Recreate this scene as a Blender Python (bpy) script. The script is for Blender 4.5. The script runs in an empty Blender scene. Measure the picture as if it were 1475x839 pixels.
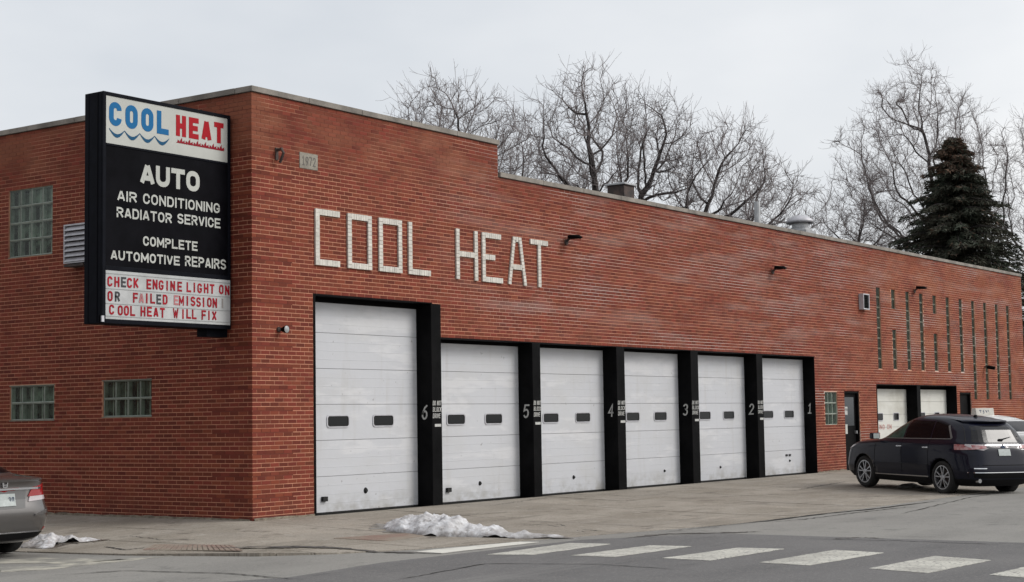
import bpy, bmesh, math, random
import numpy as np
from mathutils import Vector, Matrix, noise

random.seed(7); rng = np.random.default_rng(7)
SC = bpy.context.scene
COL = SC.collection
PI = math.pi
rad = math.radians

# ------------------------------------------------------------------ camera
# world: X runs along the shop front (away from us), Y along the side street, Z up
FPX, CX, CY = 2333.0, 737.5, 419.5            # focal length and centre for a 1475 px wide frame
def _axes():
    a = np.array([2400-CX, -(577-CY), -FPX]); a /= np.linalg.norm(a)
    b = np.array([-2559-CX, -(654-CY), -FPX]); b -= a*(a@b); b /= np.linalg.norm(b)
    return np.array([a, b, np.cross(a, b)]).T
RCW = _axes()                                  # world -> camera
CAM = np.array([-18.50875, -18.18493, 1.54632])
cam_d = bpy.data.cameras.new('camera'); cam = bpy.data.objects.new('camera', cam_d); COL.objects.link(cam)
M4 = Matrix([[*RCW.T[i], CAM[i]] for i in range(3)] + [[0, 0, 0, 1]])
cam.matrix_world = M4
cam_d.sensor_width = 36; cam_d.lens = FPX/1475*36; cam_d.clip_end = 5000; cam_d.clip_start = .1
SC.camera = cam
SC.render.resolution_x = 1024; SC.render.resolution_y = 582

# ------------------------------------------------------------------ world, sun, exposure
SUN_DIR = Vector((0.42, -0.72, 0.62)).normalized()      # towards the sun, behind thin cloud
W = bpy.data.worlds.new('World'); SC.world = W; W.use_nodes = True
wn = W.node_tree.nodes; wl = W.node_tree.links; wn.clear()
out = wn.new('ShaderNodeOutputWorld'); add = wn.new('ShaderNodeAddShader')
b1 = wn.new('ShaderNodeBackground'); b2 = wn.new('ShaderNodeBackground')
sk = wn.new('ShaderNodeTexSky'); sk.sky_type = 'NISHITA'; sk.sun_disc = False
sk.sun_elevation = math.asin(SUN_DIR.z); sk.sun_rotation = math.atan2(SUN_DIR.x, SUN_DIR.y)
sk.dust_density = 4; sk.air_density = 1.0
b1.inputs[1].default_value = 0.05
hs = wn.new('ShaderNodeHueSaturation'); hs.inputs['Saturation'].default_value = .35
wl.new(sk.outputs[0], hs.inputs['Color']); wl.new(hs.outputs[0], b1.inputs[0])
tc = wn.new('ShaderNodeTexCoord'); mp = wn.new('ShaderNodeMapping'); mp.inputs['Scale'].default_value = (1, 1, 2.4)
ns = wn.new('ShaderNodeTexNoise'); ns.inputs['Scale'].default_value = 2.1; ns.inputs['Detail'].default_value = 5; ns.inputs['Roughness'].default_value = .5
cr = wn.new('ShaderNodeValToRGB')
cr.color_ramp.elements[0].position = .32; cr.color_ramp.elements[0].color = (.59, .625, .67, 1)
cr.color_ramp.elements[1].position = .66; cr.color_ramp.elements[1].color = (.88, .885, .89, 1)
wl.new(tc.outputs['Generated'], mp.inputs[0]); wl.new(mp.outputs[0], ns.inputs[0]); wl.new(ns.outputs[0], cr.inputs[0])
wl.new(cr.outputs[0], b2.inputs[0]); b2.inputs[1].default_value = .88
wl.new(b1.outputs[0], add.inputs[0]); wl.new(b2.outputs[0], add.inputs[1]); wl.new(add.outputs[0], out.inputs[0])
sd = bpy.data.lights.new('sun', 'SUN'); sun = bpy.data.objects.new('sun', sd); COL.objects.link(sun)
sd.energy = 1.75; sd.angle = rad(24); sd.color = (1, .965, .92)
sun.rotation_euler = SUN_DIR.to_track_quat('Z', 'Y').to_euler()
SC.view_settings.view_transform = 'Standard'; SC.view_settings.look = 'None'
SC.view_settings.exposure = 0; SC.view_settings.gamma = 1

# ------------------------------------------------------------------ helpers
def ray(px, py): return RCW.T @ np.array([px-CX, -(py-CY), -FPX])
def FR(px, py, y=0.0):                          # point of the plane y = const under a pixel -> (x, z)
    d = ray(px, py); q = CAM + d*(y-CAM[1])/d[1]; return q[0], q[2]
def SI(px, py, x=0.0):
    d = ray(px, py); q = CAM + d*(x-CAM[0])/d[0]; return q[1], q[2]
def GR(px, py, z):
    d = ray(px, py); q = CAM + d*(z-CAM[2])/d[2]; return q[0], q[1]
def AT(px, py, Z):
    return CAM + ray(px, py)/FPX*Z
def PX(p):
    q = RCW @ (np.asarray(p, float)-CAM); return CX+FPX*q[0]/-q[2], CY-FPX*q[1]/-q[2], -q[2]

class MB:
    """collects geometry, builds one mesh object"""
    def __init__(s): s.v = []; s.f = []; s.m = []; s.t = []
    def quadbox(s, a, b, mi=0, tint=.5, skip=()):
        x0, y0, z0 = a; x1, y1, z1 = b; n = len(s.v)
        s.v += [(x0,y0,z0),(x1,y0,z0),(x1,y1,z0),(x0,y1,z0),(x0,y0,z1),(x1,y0,z1),(x1,y1,z1),(x0,y1,z1)]
        F = {'b':(0,3,2,1),'t':(4,5,6,7),'f':(0,1,5,4),'r':(1,2,6,5),'k':(2,3,7,6),'l':(3,0,4,7)}
        for k, f in F.items():
            if k in skip: continue
            s.f.append(tuple(n+i for i in f)); s.m.append(mi); s.t.append(tint)
        return s
    def poly(s, pts, mi=0, tint=.5):
        n = len(s.v); s.v += [tuple(p) for p in pts]; s.f.append(tuple(range(n, n+len(pts)))); s.m.append(mi); s.t.append(tint); return s
    def grid(s, P, mi=0, wrap=False, flip=False):
        """P: rows x cols x 3"""
        P = np.asarray(P); r, c = P.shape[:2]; n = len(s.v); s.v += [tuple(p) for p in P.reshape(-1, 3)]
        for i in range(r-1):
            for j in range(c if wrap else c-1):
                k = (j+1) % c
                q = (n+i*c+j, n+i*c+k, n+(i+1)*c+k, n+(i+1)*c+j)
                s.f.append(q[::-1] if flip else q); s.m.append(mi); s.t.append(.5)
        return s
    def lathe(s, prof, seg=20, ax='y', cen=(0,0,0), mi=0):
        P = []
        for r, h in prof:
            row = []
            for k in range(seg):
                a = 2*PI*k/seg; c, d = r*math.cos(a), r*math.sin(a)
                p = (c, h, d) if ax == 'y' else ((c, d, h) if ax == 'z' else (h, c, d))
                row.append([p[i]+cen[i] for i in range(3)])
            P.append(row)
        s.grid(P, mi, wrap=True); return s
    def tube(s, pts, r, seg=6, mi=0, r1=None, cap=True):
        pts = [Vector(p) for p in pts]; n0 = len(s.v); N = len(pts)
        u = None
        for i, p in enumerate(pts):
            d = (pts[min(i+1, N-1)]-pts[max(i-1, 0)]).normalized()
            if u is None: u = d.orthogonal().normalized()
            u = (u-d*u.dot(d)).normalized(); w = d.cross(u)
            rr = r if r1 is None else r+(r1-r)*i/(N-1)
            for k in range(seg):
                a = 2*PI*k/seg; q = p+(u*math.cos(a)+w*math.sin(a))*rr; s.v.append(tuple(q))
        for i in range(N-1):
            for k in range(seg):
                k2 = (k+1) % seg
                s.f.append((n0+i*seg+k, n0+i*seg+k2, n0+(i+1)*seg+k2, n0+(i+1)*seg+k)); s.m.append(mi); s.t.append(.5)
        if cap:
            s.f.append(tuple(n0+k for k in range(seg))[::-1]); s.m.append(mi); s.t.append(.5)
            s.f.append(tuple(n0+(N-1)*seg+k for k in range(seg))); s.m.append(mi); s.t.append(.5)
        return s
    def prism(s, poly, z0, z1, ax='z', mi=0, tint=.5):
        """convex polygon extruded; ax = extrusion axis; poly gives the two other coords in order"""
        def P(a, b, h): return (a, b, h) if ax == 'z' else ((a, h, b) if ax == 'y' else (h, a, b))
        n = len(poly); k = len(s.v)
        s.v += [P(a, b, z0) for a, b in poly]+[P(a, b, z1) for a, b in poly]
        s.f.append(tuple(k+i for i in range(n))[::-1]); s.f.append(tuple(k+n+i for i in range(n))); s.m += [mi, mi]; s.t += [tint, tint]
        for i in range(n):
            j = (i+1) % n; s.f.append((k+i, k+j, k+n+j, k+n+i)); s.m.append(mi); s.t.append(tint)
        return s
    def mesh(s, name, mats, smooth=False, fixn=False):
        me = bpy.data.meshes.new(name); me.from_pydata(s.v, [], s.f)
        for m in (mats if isinstance(mats, (list, tuple)) else [mats]): me.materials.append(m)
        if any(s.m): me.polygons.foreach_set('material_index', s.m)
        if any(t != .5 for t in s.t):
            at = me.attributes.new('tint', 'FLOAT', 'FACE'); at.data.foreach_set('value', s.t)
        if smooth: me.polygons.foreach_set('use_smooth', [True]*len(s.f))
        if fixn:
            bm = bmesh.new(); bm.from_mesh(me); bmesh.ops.recalc_face_normals(bm, faces=bm.faces); bm.to_mesh(me); bm.free()
        me.update(); return me
    def build(s, name, mats, parent=None, smooth=False, fixn=True, bevel=0, loc=None, autosmooth=None):
        me = s.mesh(name, mats, smooth, fixn)
        return link(name, me, parent, bevel, loc)

def link(name, me, parent=None, bevel=0, loc=None):
    o = bpy.data.objects.new(name, me); COL.objects.link(o)
    if parent: o.parent = parent
    if loc is not None: o.location = loc
    if bevel:
        b = o.modifiers.new('bevel', 'BEVEL'); b.width = bevel; b.segments = 2; b.limit_method = 'ANGLE'; b.angle_limit = rad(40)
    return o
def tag(o, label=None, cat=None, group=None, kind=None):
    if label: o['label'] = label
    if cat: o['category'] = cat
    if group: o['group'] = group
    if kind: o['kind'] = kind
    return o
def empty(name, loc=(0,0,0), rz=0, parent=None):
    o = bpy.data.objects.new(name, None); COL.objects.link(o); o.location = loc; o.rotation_euler = (0, 0, rz)
    o.empty_display_size = .2
    if parent: o.parent = parent
    return o

# ------------------------------------------------------------------ materials
def mat(name, col, rough=.7, metal=0., var=0., vscale=3., col2=None, bump=0., bscale=40., spec=.5, coat=0., objvar=0., detail=5, lo=.35, hi=.65, map_scale=None, tintvar=0.):
    m = bpy.data.materials.new(name); m.use_nodes = True; nt = m.node_tree; N = nt.nodes; L = nt.links
    p = N['Principled BSDF']; p.inputs['Roughness'].default_value = rough; p.inputs['Metallic'].default_value = metal
    p.inputs['Specular IOR Level'].default_value = spec; p.inputs['Coat Weight'].default_value = coat; p.inputs['Coat Roughness'].default_value = .04
    c4 = (*col, 1); p.inputs['Base Color'].default_value = c4
    geo = N.new('ShaderNodeNewGeometry'); vec = geo.outputs['Position']
    if map_scale:
        mpn = N.new('ShaderNodeMapping'); mpn.inputs['Scale'].default_value = map_scale; L.new(vec, mpn.inputs[0]); vec = mpn.outputs[0]
    src = None
    if col2 is not None or var:
        if col2 is None: col2 = tuple(c*(1-var) for c in col)
        n = N.new('ShaderNodeTexNoise'); n.inputs['Scale'].default_value = vscale; n.inputs['Detail'].default_value = detail; n.inputs['Roughness'].default_value = .62
        L.new(vec, n.inputs['Vector'])
        mr = N.new('ShaderNodeMapRange'); mr.inputs[1].default_value = lo; mr.inputs[2].default_value = hi; L.new(n.outputs[0], mr.inputs[0])
        mx = N.new('ShaderNodeMix'); mx.data_type = 'RGBA'; mx.inputs[6].default_value = c4; mx.inputs[7].default_value = (*col2, 1)
        L.new(mr.outputs[0], mx.inputs[0]); src = mx.outputs[2]
    if objvar or tintvar:
        hsv = N.new('ShaderNodeHueSaturation')
        if src: L.new(src, hsv.inputs['Color'])
        else: hsv.inputs['Color'].default_value = c4
        mr2 = N.new('ShaderNodeMapRange')
        v = objvar or tintvar
        mr2.inputs[3].default_value = 1-v; mr2.inputs[4].default_value = 1+v
        if objvar:
            oi = N.new('ShaderNodeObjectInfo'); L.new(oi.outputs['Random'], mr2.inputs[0])
        else:
            at = N.new('ShaderNodeAttribute'); at.attribute_name = 'tint'; L.new(at.outputs['Fac'], mr2.inputs[0])
        L.new(mr2.outputs[0], hsv.inputs['Value']); src = hsv.outputs[0]
    if src: L.new(src, p.inputs['Base Color'])
    if bump:
        n2 = N.new('ShaderNodeTexNoise'); n2.inputs['Scale'].default_value = bscale; n2.inputs['Detail'].default_value = 6
        L.new(geo.outputs['Position'], n2.inputs['Vector'])
        bp = N.new('ShaderNodeBump'); bp.inputs['Strength'].default_value = bump; bp.inputs['Distance'].default_value = .02
        L.new(n2.outputs[0], bp.inputs['Height']); L.new(bp.outputs[0], p.inputs['Normal'])
    return m

def stained(name, base, tintvar, stains, rough=.85, bump=.3, bscale=90, hue=False):
    """base colour + per-piece tint attribute + list of (colour, noise scale xyz, lo, hi, strength, optional z-window)"""
    m = bpy.data.materials.new(name); m.use_nodes = True; nt = m.node_tree; N = nt.nodes; L = nt.links
    p = N['Principled BSDF']; p.inputs['Roughness'].default_value = rough; p.inputs['Specular IOR Level'].default_value = .25
    geo = N.new('ShaderNodeNewGeometry')
    at = N.new('ShaderNodeAttribute'); at.attribute_name = 'tint'
    mr = N.new('ShaderNodeMapRange'); mr.inputs[3].default_value = 1-tintvar; mr.inputs[4].default_value = 1+tintvar
    L.new(at.outputs['Fac'], mr.inputs[0])
    hsv = N.new('ShaderNodeHueSaturation'); hsv.inputs['Color'].default_value = (*base, 1); L.new(mr.outputs[0], hsv.inputs['Value'])
    if hue:
        mh = N.new('ShaderNodeMapRange'); mh.inputs[3].default_value = .496; mh.inputs[4].default_value = .506
        fr = N.new('ShaderNodeMath'); fr.operation = 'MULTIPLY'; fr.inputs[1].default_value = 7.31; L.new(at.outputs['Fac'], fr.inputs[0])
        f2 = N.new('ShaderNodeMath'); f2.operation = 'FRACT'; L.new(fr.outputs[0], f2.inputs[0]); L.new(f2.outputs[0], mh.inputs[0]); L.new(mh.outputs[0], hsv.inputs['Hue'])
    src = hsv.outputs[0]
    sep = N.new('ShaderNodeSeparateXYZ'); L.new(geo.outputs['Position'], sep.inputs[0])
    for col, sc, lo, hi, st, zw in stains:
        mp = N.new('ShaderNodeMapping'); mp.inputs['Scale'].default_value = sc; mp.inputs['Location'].default_value = (len(N)*1.37, 3.1, len(N)*.77)
        L.new(geo.outputs['Position'], mp.inputs[0])
        n = N.new('ShaderNodeTexNoise'); n.inputs['Scale'].default_value = 1; n.inputs['Detail'].default_value = 6; n.inputs['Roughness'].default_value = .6
        L.new(mp.outputs[0], n.inputs['Vector'])
        r = N.new('ShaderNodeMapRange'); r.inputs[1].default_value = lo; r.inputs[2].default_value = hi; r.inputs[4].default_value = st; L.new(n.outputs[0], r.inputs[0])
        fac = r.outputs[0]
        for axis, a, b in (zw or []):
            z = N.new('ShaderNodeMapRange'); z.inputs[1].default_value = a; z.inputs[2].default_value = b; L.new(sep.outputs[axis], z.inputs[0])
            mu = N.new('ShaderNodeMath'); mu.operation = 'MULTIPLY'; L.new(fac, mu.inputs[0]); L.new(z.outputs[0], mu.inputs[1]); fac = mu.outputs[0]
        mx = N.new('ShaderNodeMix'); mx.data_type = 'RGBA'; L.new(fac, mx.inputs[0]); L.new(src, mx.inputs[6]); mx.inputs[7].default_value = (*col, 1)
        src = mx.outputs[2]
    L.new(src, p.inputs['Base Color'])
    n2 = N.new('ShaderNodeTexNoise'); n2.inputs['Scale'].default_value = bscale; n2.inputs['Detail'].default_value = 5; L.new(geo.outputs['Position'], n2.inputs['Vector'])
    bp = N.new('ShaderNodeBump'); bp.inputs['Strength'].default_value = bump; bp.inputs['Distance'].default_value = .01
    L.new(n2.outputs[0], bp.inputs['Height']); L.new(bp.outputs[0], p.inputs['Normal'])
    return m

BRICK = (.152, .031, .0175)
M = {}
M['brick'] = stained('brick_red', BRICK, .28, [
    ((.22, .060, .034), (.9, .9, 5.), .52, .74, .45, None),                         # paler worn courses
    ((.235, .088, .047), (.8, .5, 1.6), .44, .60, .60, [(2, 5.75, 6.15), (0, 7.2, 6.2)]),  # sandy faded band under the high parapet
    ((.30, .21, .185), (.35, .4, 3.2), .50, .74, .60, [(2, 2.6, 3.6), (0, 4.0, 8.0)]),    # whitish bloom above the doors
    ((.27, .085, .035), (.8, .8, 1.2), .40, .62, .5, [(0, 22, 27)]),                # tan orange bricks round the slit windows
    ((.10, .026, .02), (1.6, 1.6, .5), .60, .76, .35, None),                         # sooty runs
    ((.06, .02, .016), (2.5, 2.5, 6), .40, .60, .6, [(2, .35, .0)]),                 # splash dirt at the foot
], hue=True)
M['mortar'] = stained('mortar_joint', (.56, .275, .175), 0, [
    ((.17, .055, .035), (.9, .9, 1.6), .50, .66, .50, None),                         # joints smeared with red
    ((.17, .055, .035), (.5, .5, .7), .36, .52, .88, [(2, 5.6, 6.3)]),               # dirty near the top
    ((.19, .065, .042), (.7, .7, 1.4), .50, .62, .55, [(0, 9, 16)]),
    ((.62, .52, .47), (.35, .35, 1.6), .48, .64, .85, [(0, 4, 8)]),
], bump=.5, bscale=60)
M['mortar_red'] = stained('mortar_red', (.15, .04, .026), 0, [((.10, .03, .02), (3, 3, 3), .4, .6, .6, None)])
M['coping'] = mat('coping_stone', (.27, .245, .215), .85, var=.45, vscale=2.3, bump=.4, bscale=30, objvar=.12)
M['white_brick'] = mat('glazed_white_brick', (.60, .575, .52), .5, var=.22, vscale=9, bump=.2, objvar=.09)
M['white_mortar'] = mat('white_brick_joint', (.22, .20, .18), .9)
M['stone'] = mat('date_stone', (.30, .275, .23), .85, var=.35, vscale=6, bump=.4)
M['stone_dark'] = mat('carved_numeral', (.11, .10, .09), .9)
M['door_white'] = stained('door_white', (.505, .515, .54), 0, [
    ((.47, .47, .47), (.9, 1, 1.5), .48, .72, .6, None), ((.40, .39, .37), (5, 1, .5), .56, .76, .4, None),
    ((.25, .235, .20), (3, 1, 4), .44, .66, .6, [(2, .38, .02)]), ((.64, .64, .65), (.7, 1, 3.5), .54, .62, .4, None), ((.12, .11, .10), (9, 1, 9), .68, .74, .7, None)], rough=.45, bump=.35, bscale=5)
M['door_cream'] = stained('door_cream', (.60, .60, .56), 0, [((.44, .43, .38), (1.2, 1, 2), .46, .68, .7, None)], rough=.5, bump=.3, bscale=6)
M['joint_dark'] = mat('door_joint', (.27, .27, .275), .8)
M['black'] = mat('black_paint', (.0028, .0028, .0032), .55, col2=(.0065, .0065, .007), vscale=2.5, bump=.15, bscale=14, spec=.04)
M['black_soft'] = mat('black_recess', (.004, .004, .004), .8, spec=.05)
M['rubber'] = mat('rubber', (.009, .009, .009), .85, var=.3, bump=.2)
M['darkglass'] = mat('door_window_glass', (.010, .011, .012), .12, spec=.25)
M['white_paint'] = mat('white_lettering', (.50, .50, .48), .6, var=.3, vscale=30)
M['block_wall'] = mat('glass_block_edge', (.25, .29, .25), .5, var=.35, vscale=5, objvar=.25)
M['block_mortar'] = mat('glass_block_mortar', (.23, .245, .20), .8, var=.3, vscale=8)
M['block_side'] = mat('glass_block_side', (.30, .35, .31), .35, var=.4, vscale=11, objvar=.2)
M['block_back'] = mat('glass_block_back', (.010, .014, .012), .25, col2=(.12, .155, .13), vscale=3.4, objvar=.75, lo=.44, hi=.62)
M['slit_back'] = mat('slit_block_back', (.030, .030, .018), .3, col2=(.075, .07, .045), vscale=2.6, objvar=.4)
M['slit_side'] = mat('slit_block_side', (.13, .125, .085), .35, var=.3, vscale=11, objvar=.2)
M['galv'] = mat('galvanised_metal', (.42, .43, .44), .45, metal=.7, var=.3, vscale=5)
M['rust'] = mat('rusty_metal', (.075, .050, .042), .8, col2=(.02, .018, .018), vscale=5, bump=.3)
M['alu'] = mat('weathered_aluminium', (.50, .50, .53), .5, metal=.2, var=.2, vscale=6)
M['roof'] = mat('roof_felt', (.07, .07, .07), .9, var=.3)
M['plain_wall'] = mat('common_brick', (.25, .12, .085), .9, var=.3, vscale=4)
M['sign_black'] = mat('sign_black', (.0028, .0028, .004), .4, spec=.03, col2=(.0055, .0055, .0075), vscale=3)
M['sign_metal'] = mat('sign_dark_metal', (.006, .007, .011), .6, spec=.06, var=.35, vscale=6)
M['sign_white'] = mat('sign_white', (.47, .48, .45), .5, spec=.2, col2=(.41, .42, .39), vscale=1.6)
M['marquee'] = mat('marquee_white', (.47, .48, .48), .5, spec=.2, col2=(.37, .38, .38), vscale=4)
M['rail'] = mat('marquee_rail', (.30, .31, .31), .4)
M['sign_blue'] = mat('sign_blue', (.008, .115, .28), .6, spec=.15)
M['sign_navy'] = mat('sign_navy', (.008, .07, .15), .6, spec=.15)
M['sign_red'] = mat('sign_red', (.33, .007, .014), .6, spec=.15)
M['flame'] = mat('sign_flame', (.24, .008, .018), .6, spec=.15)
M['mq_red'] = mat('letter_red', (.33, .009, .02), .6, spec=.15, var=.3, vscale=9, objvar=.1)
M['mq_pink'] = mat('letter_faded', (.45, .16, .17), .5, var=.3, vscale=9)
M['mq_black'] = mat('letter_black', (.012, .014, .018), .45)
M['mq_grey'] = mat('letter_grey', (.25, .23, .22), .5)

# ------------------------------------------------------------------ stroke lettering
def arc(cx, cy, rx, ry, a0, a1, n=7):
    return [(cx+rx*math.cos(rad(a0+(a1-a0)*i/n)), cy+ry*math.sin(rad(a0+(a1-a0)*i/n))) for i in range(n+1)]
def ring(w, h, r, a0=0, a1=360):   # rounded rectangle outline, centre-line coordinates 0..w, 0..h, counter-clockwise from right-middle
    r = min(r, w/2, h/2); p = [(w, h/2)]
    p += arc(w-r, h-r, r, r, 0, 90, 5)+arc(r, h-r, r, r, 90, 180, 5)+arc(r, r, r, r, 180, 270, 5)+arc(w-r, r, r, r, 270, 360, 5)+[(w, h/2)]
    return p
def glyph(ch, w, h, r):
    """centre-line strokes of a letter in a w x h box; r = corner radius"""
    R = min(r, w/2, h/2); m = h/2
    T = {
     'A': [[(0,0),(w*.44,h)], [(w,0),(w*.56,h)], [(w*.28,h*.26),(w*.72,h*.26)]],
     'B': [[(0,0),(0,h),(w-R,h)]+arc(w-R,h*.76,R,h*.24,90,-90,5)+[(0,h*.52)], [(w-R,h*.52)]+arc(w-R,h*.26,R,h*.26,90,-90,5)+[(0,0)]],
     'C': [[(w,h-R)]+arc(w-R,h-R,R,R,0,90,5)+arc(R,h-R,R,R,90,180,5)+arc(R,R,R,R,180,270,5)+arc(w-R,R,R,R,270,360,5)+[(w,R)]],
     'D': [[(0,0),(0,h)]+arc(w-R,h-R,R,R,90,0,5)+arc(w-R,R,R,R,0,-90,5)+[(0,0)]],
     'E': [[(w,h),(0,h),(0,0),(w,0)], [(0,m),(w*.85,m)]],
     'F': [[(w,h),(0,h),(0,0)], [(0,m),(w*.85,m)]],
     'G': [[(w,h-R)]+arc(w-R,h-R,R,R,0,90,5)+arc(R,h-R,R,R,90,180,5)+arc(R,R,R,R,180,270,5)+arc(w-R,R,R,R,270,360,5)+[(w,max(h*.42,R)),(w*.5,max(h*.42,R))]],
     'H': [[(0,0),(0,h)], [(w,0),(w,h)], [(0,m),(w,m)]],
     'I': [[(w/2,0),(w/2,h)]],
     'K': [[(0,0),(0,h)], [(w,h),(0,h*.38)], [(w*.3,h*.55),(w,0)]],
     'L': [[(0,h),(0,0),(w,0)]],
     'M': [[(0,0),(0,h)], [(w,0),(w,h)], [(0,h),(w/2,h*.22)], [(w,h),(w/2,h*.22)]],
     'N': [[(0,0),(0,h)], [(w,0),(w,h)], [(0,h),(w,0)]],
     'O': [ring(w,h,r)],
     'P': [[(0,0),(0,h)]+arc(w-R,h*.75,R,h*.25,90,-90,6)+[(0,h*.5)]],
     'R': [[(0,0),(0,h)]+arc(w-R,h*.75,R,h*.25,90,-90,6)+[(0,h*.5)], [(w*.5,h*.5),(w,0)]],
     'S': [arc(w-R,h*.75,R,h*.25,10,90,4)+arc(R,h*.75,R,h*.25,90,270,8)+arc(w-R,h*.25,R,h*.25,90,-90,8)+arc(R,h*.25,R,h*.25,270,190,4)],
     'T': [[(0,h),(w,h)], [(w/2,h),(w/2,0)]],
     'U': [[(0,h)]+arc(R,R,R,R,180,270,5)+arc(w-R,R,R,R,270,360,5)+[(w,h)]],
     'V': [[(0,h),(w*.46,0)], [(w,h),(w*.54,0)]],
     'W': [[(0,h),(w*.25,0)], [(w*.5,h*.8),(w*.25,0)], [(w*.5,h*.8),(w*.75,0)], [(w,h),(w*.75,0)]],
     'X': [[(0,0),(w,h)], [(0,h),(w,0)]],
     'Y': [[(0,h),(w/2,m),(w,h)], [(w/2,m),(w/2,0)]],
     '!': [[(w/2,h),(w/2,h*.3)], [(w/2,h*.1),(w/2,0)]],
     '&': [[(w,0),(w*.1,h*.75),(w*.35,h),(w*.65,h*.8),(0,h*.3),(w*.3,0),(w,h*.4)]],
     '1': [[(w*.15,h*.78),(w*.5,h),(w*.5,0)], [(w*.15,0),(w*.85,0)]],
     '2': [[(0,h*.75)]+arc(w/2,h*.72,w/2,h*.28,170,-20,7)+[(0,0),(w,0)]],
     '3': [[(0,h*.85)]+arc(w*.48,h*.76,w*.48,h*.24,140,-80,7)+arc(w*.48,h*.27,w*.52,h*.27,85,-150,8)],
     '4': [[(w*.8,0),(w*.8,h),(0,h*.3),(w,h*.3)]],
     '5': [[(w,h),(w*.15,h),(0,h*.55)]+arc(w*.48,h*.32,w*.52,h*.32,110,-150,8)],
     '6': [[(w*.9,h),(w*.45,h*.85),(w*.08,h*.5)]+arc(w/2,h*.29,w/2,h*.29,170,530,14)],
     '7': [[(0,h),(w,h),(w*.35,0)]],
     '8': [arc(w/2,h*.75,w*.45,h*.25,-90,270,12), arc(w/2,h*.26,w/2,h*.26,90,450,12)],
     '9': [arc(w/2,h*.70,w/2,h*.30,0,360,14), [(w,h*.7),(w*.8,h*.25),(w*.3,0)]],
     '0': [ring(w,h,r)],
    }
    return T.get(ch, [])
def ribbon(mb, pts, t, place, d0, d1, mi=0, ext=True):
    """flat stroke of width t along 2-D pts, extruded between depths d0,d1 ; place(u,v,d)->3-D"""
    P = [np.array(pts[0], float)]
    for q in pts[1:]:
        q = np.array(q, float)
        if np.linalg.norm(q-P[-1]) > 1e-5: P.append(q)
    if len(P) < 2: return
    closed = np.linalg.norm(P[0]-P[-1]) < 1e-5
    if closed: P = P[:-1]
    else:
        for q_, r_ in ((0, 1), (-1, -2)):
            e_ = P[q_]-P[r_]; e_ = e_/np.linalg.norm(e_)
            P[q_] = P[q_]+e_*t*((.48 if max(abs(e_)) > .985 else .22) if ext else 0)
    n = len(P); Lf = []; Rt = []
    for i in range(n):
        a = P[i-1] if (i > 0 or closed) else None
        b = P[(i+1) % n] if (i < n-1 or closed) else None
        d1_ = (P[i]-a) if a is not None else (b-P[i]); d2_ = (b-P[i]) if b is not None else (P[i]-a)
        d1_ /= np.linalg.norm(d1_); d2_ /= np.linalg.norm(d2_)
        n1 = np.array([-d1_[1], d1_[0]]); n2 = np.array([-d2_[1], d2_[0]])
        mm = n1+n2; L_ = np.linalg.norm(mm)
        mm = n1 if L_ < 1e-3 else mm/L_
        k = 1/max(.45, mm@n1)
        Lf.append(P[i]+mm*k*t/2); Rt.append(P[i]-mm*k*t/2)
    b0 = len(mb.v)
    for i in range(n):
        for q in (Lf[i], Rt[i]):
            mb.v.append(place(q[0], q[1], d0)); mb.v.append(place(q[0], q[1], d1))
    seg = n if closed else n-1
    for i in range(seg):
        a = b0+4*i; c = b0+4*((i+1) % n)
        for f in ((a+1,c+1,c+3,a+3), (a,a+1,a+3,a+2) if i == 0 and not closed else None, (a,c,c+1,a+1), (a+2,a+3,c+3,c+2),
                  (c,c+2,c+3,c+1) if i == seg-1 and not closed else None):
            if f: mb.f.append(f); mb.m.append(mi); mb.t.append(.5)
def text_mb(mb, txt, x, z, h, adv, w, t, place, r=None, depth=.006, mi=0, space=None, flat=.0, slant=0.):
    """capitals of height h, letter box w, advance adv; place(u,v,d)"""
    cx = x
    for ch in txt:
        if ch == ' ': cx += space if space else adv*.7; continue
        ww = {'I': t*1.0, 'M': w*1.22, 'W': w*1.3, '!': t}.get(ch, w)
        rr = r if r is not None else min(w, h)*.35
        for k, st in enumerate(glyph(ch, max(ww-t, .0001), h-t, rr)):
            o = cx
            ribbon(mb, [(o+t/2+a+slant*b, z+t/2+b) for a, b in st], t, place, flat, flat+depth+k*.0007, mi, ch not in 'CGS')
        cx += ww+(adv-w)
    return cx
def text_width(txt, adv, w, t, space=None):
    cx = 0
    for ch in txt:
        if ch == ' ': cx += space if space else adv*.7; continue
        cx += {'I': t*1.0, 'M': w*1.22, 'W': w*1.3, '!': t}.get(ch, w)+(adv-w)
    return cx-(adv-w)

# ------------------------------------------------------------------ ground, road, pavement
ZR = -.160
def gz(x, y):
    d = max(-y, -x, 0.); return -0.153*min(d/4.5, 1)
M['road'] = stained('old_concrete_road', (.235, .228, .212), 0, [
    ((.13, .127, .12), (.18, .5, 1), .45, .70, .7, None), ((.26, .25, .23), (.9, .25, 1), .52, .7, .6, None),
    ((.10, .10, .095), (2.2, 2.2, 1), .58, .70, .55, None), ((.32, .31, .29), (33, 33, 1), .55, .67, .6, None), ((.12, .118, .11), (26, 26, 1), .57, .67, .6, None)], bump=.5, bscale=70)
M['asphalt'] = stained('asphalt', (.140, .137, .136), 0, [
    ((.110, .108, .108), (.25, .9, 1), .42, .66, .8, None), ((.175, .170, .165), (.7, .25, 1), .54, .74, .7, None),
    ((.24, .23, .22), (38, 38, 38), .54, .66, .7, None), ((.075, .074, .073), (30, 30, 30), .58, .68, .6, None), ((.07, .07, .07), (1.3, 4, 1), .60, .72, .5, None), ((.22, .215, .205), (.12, 1.4, 1), .58, .70, .5, None)], bump=.6, bscale=160)
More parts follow.
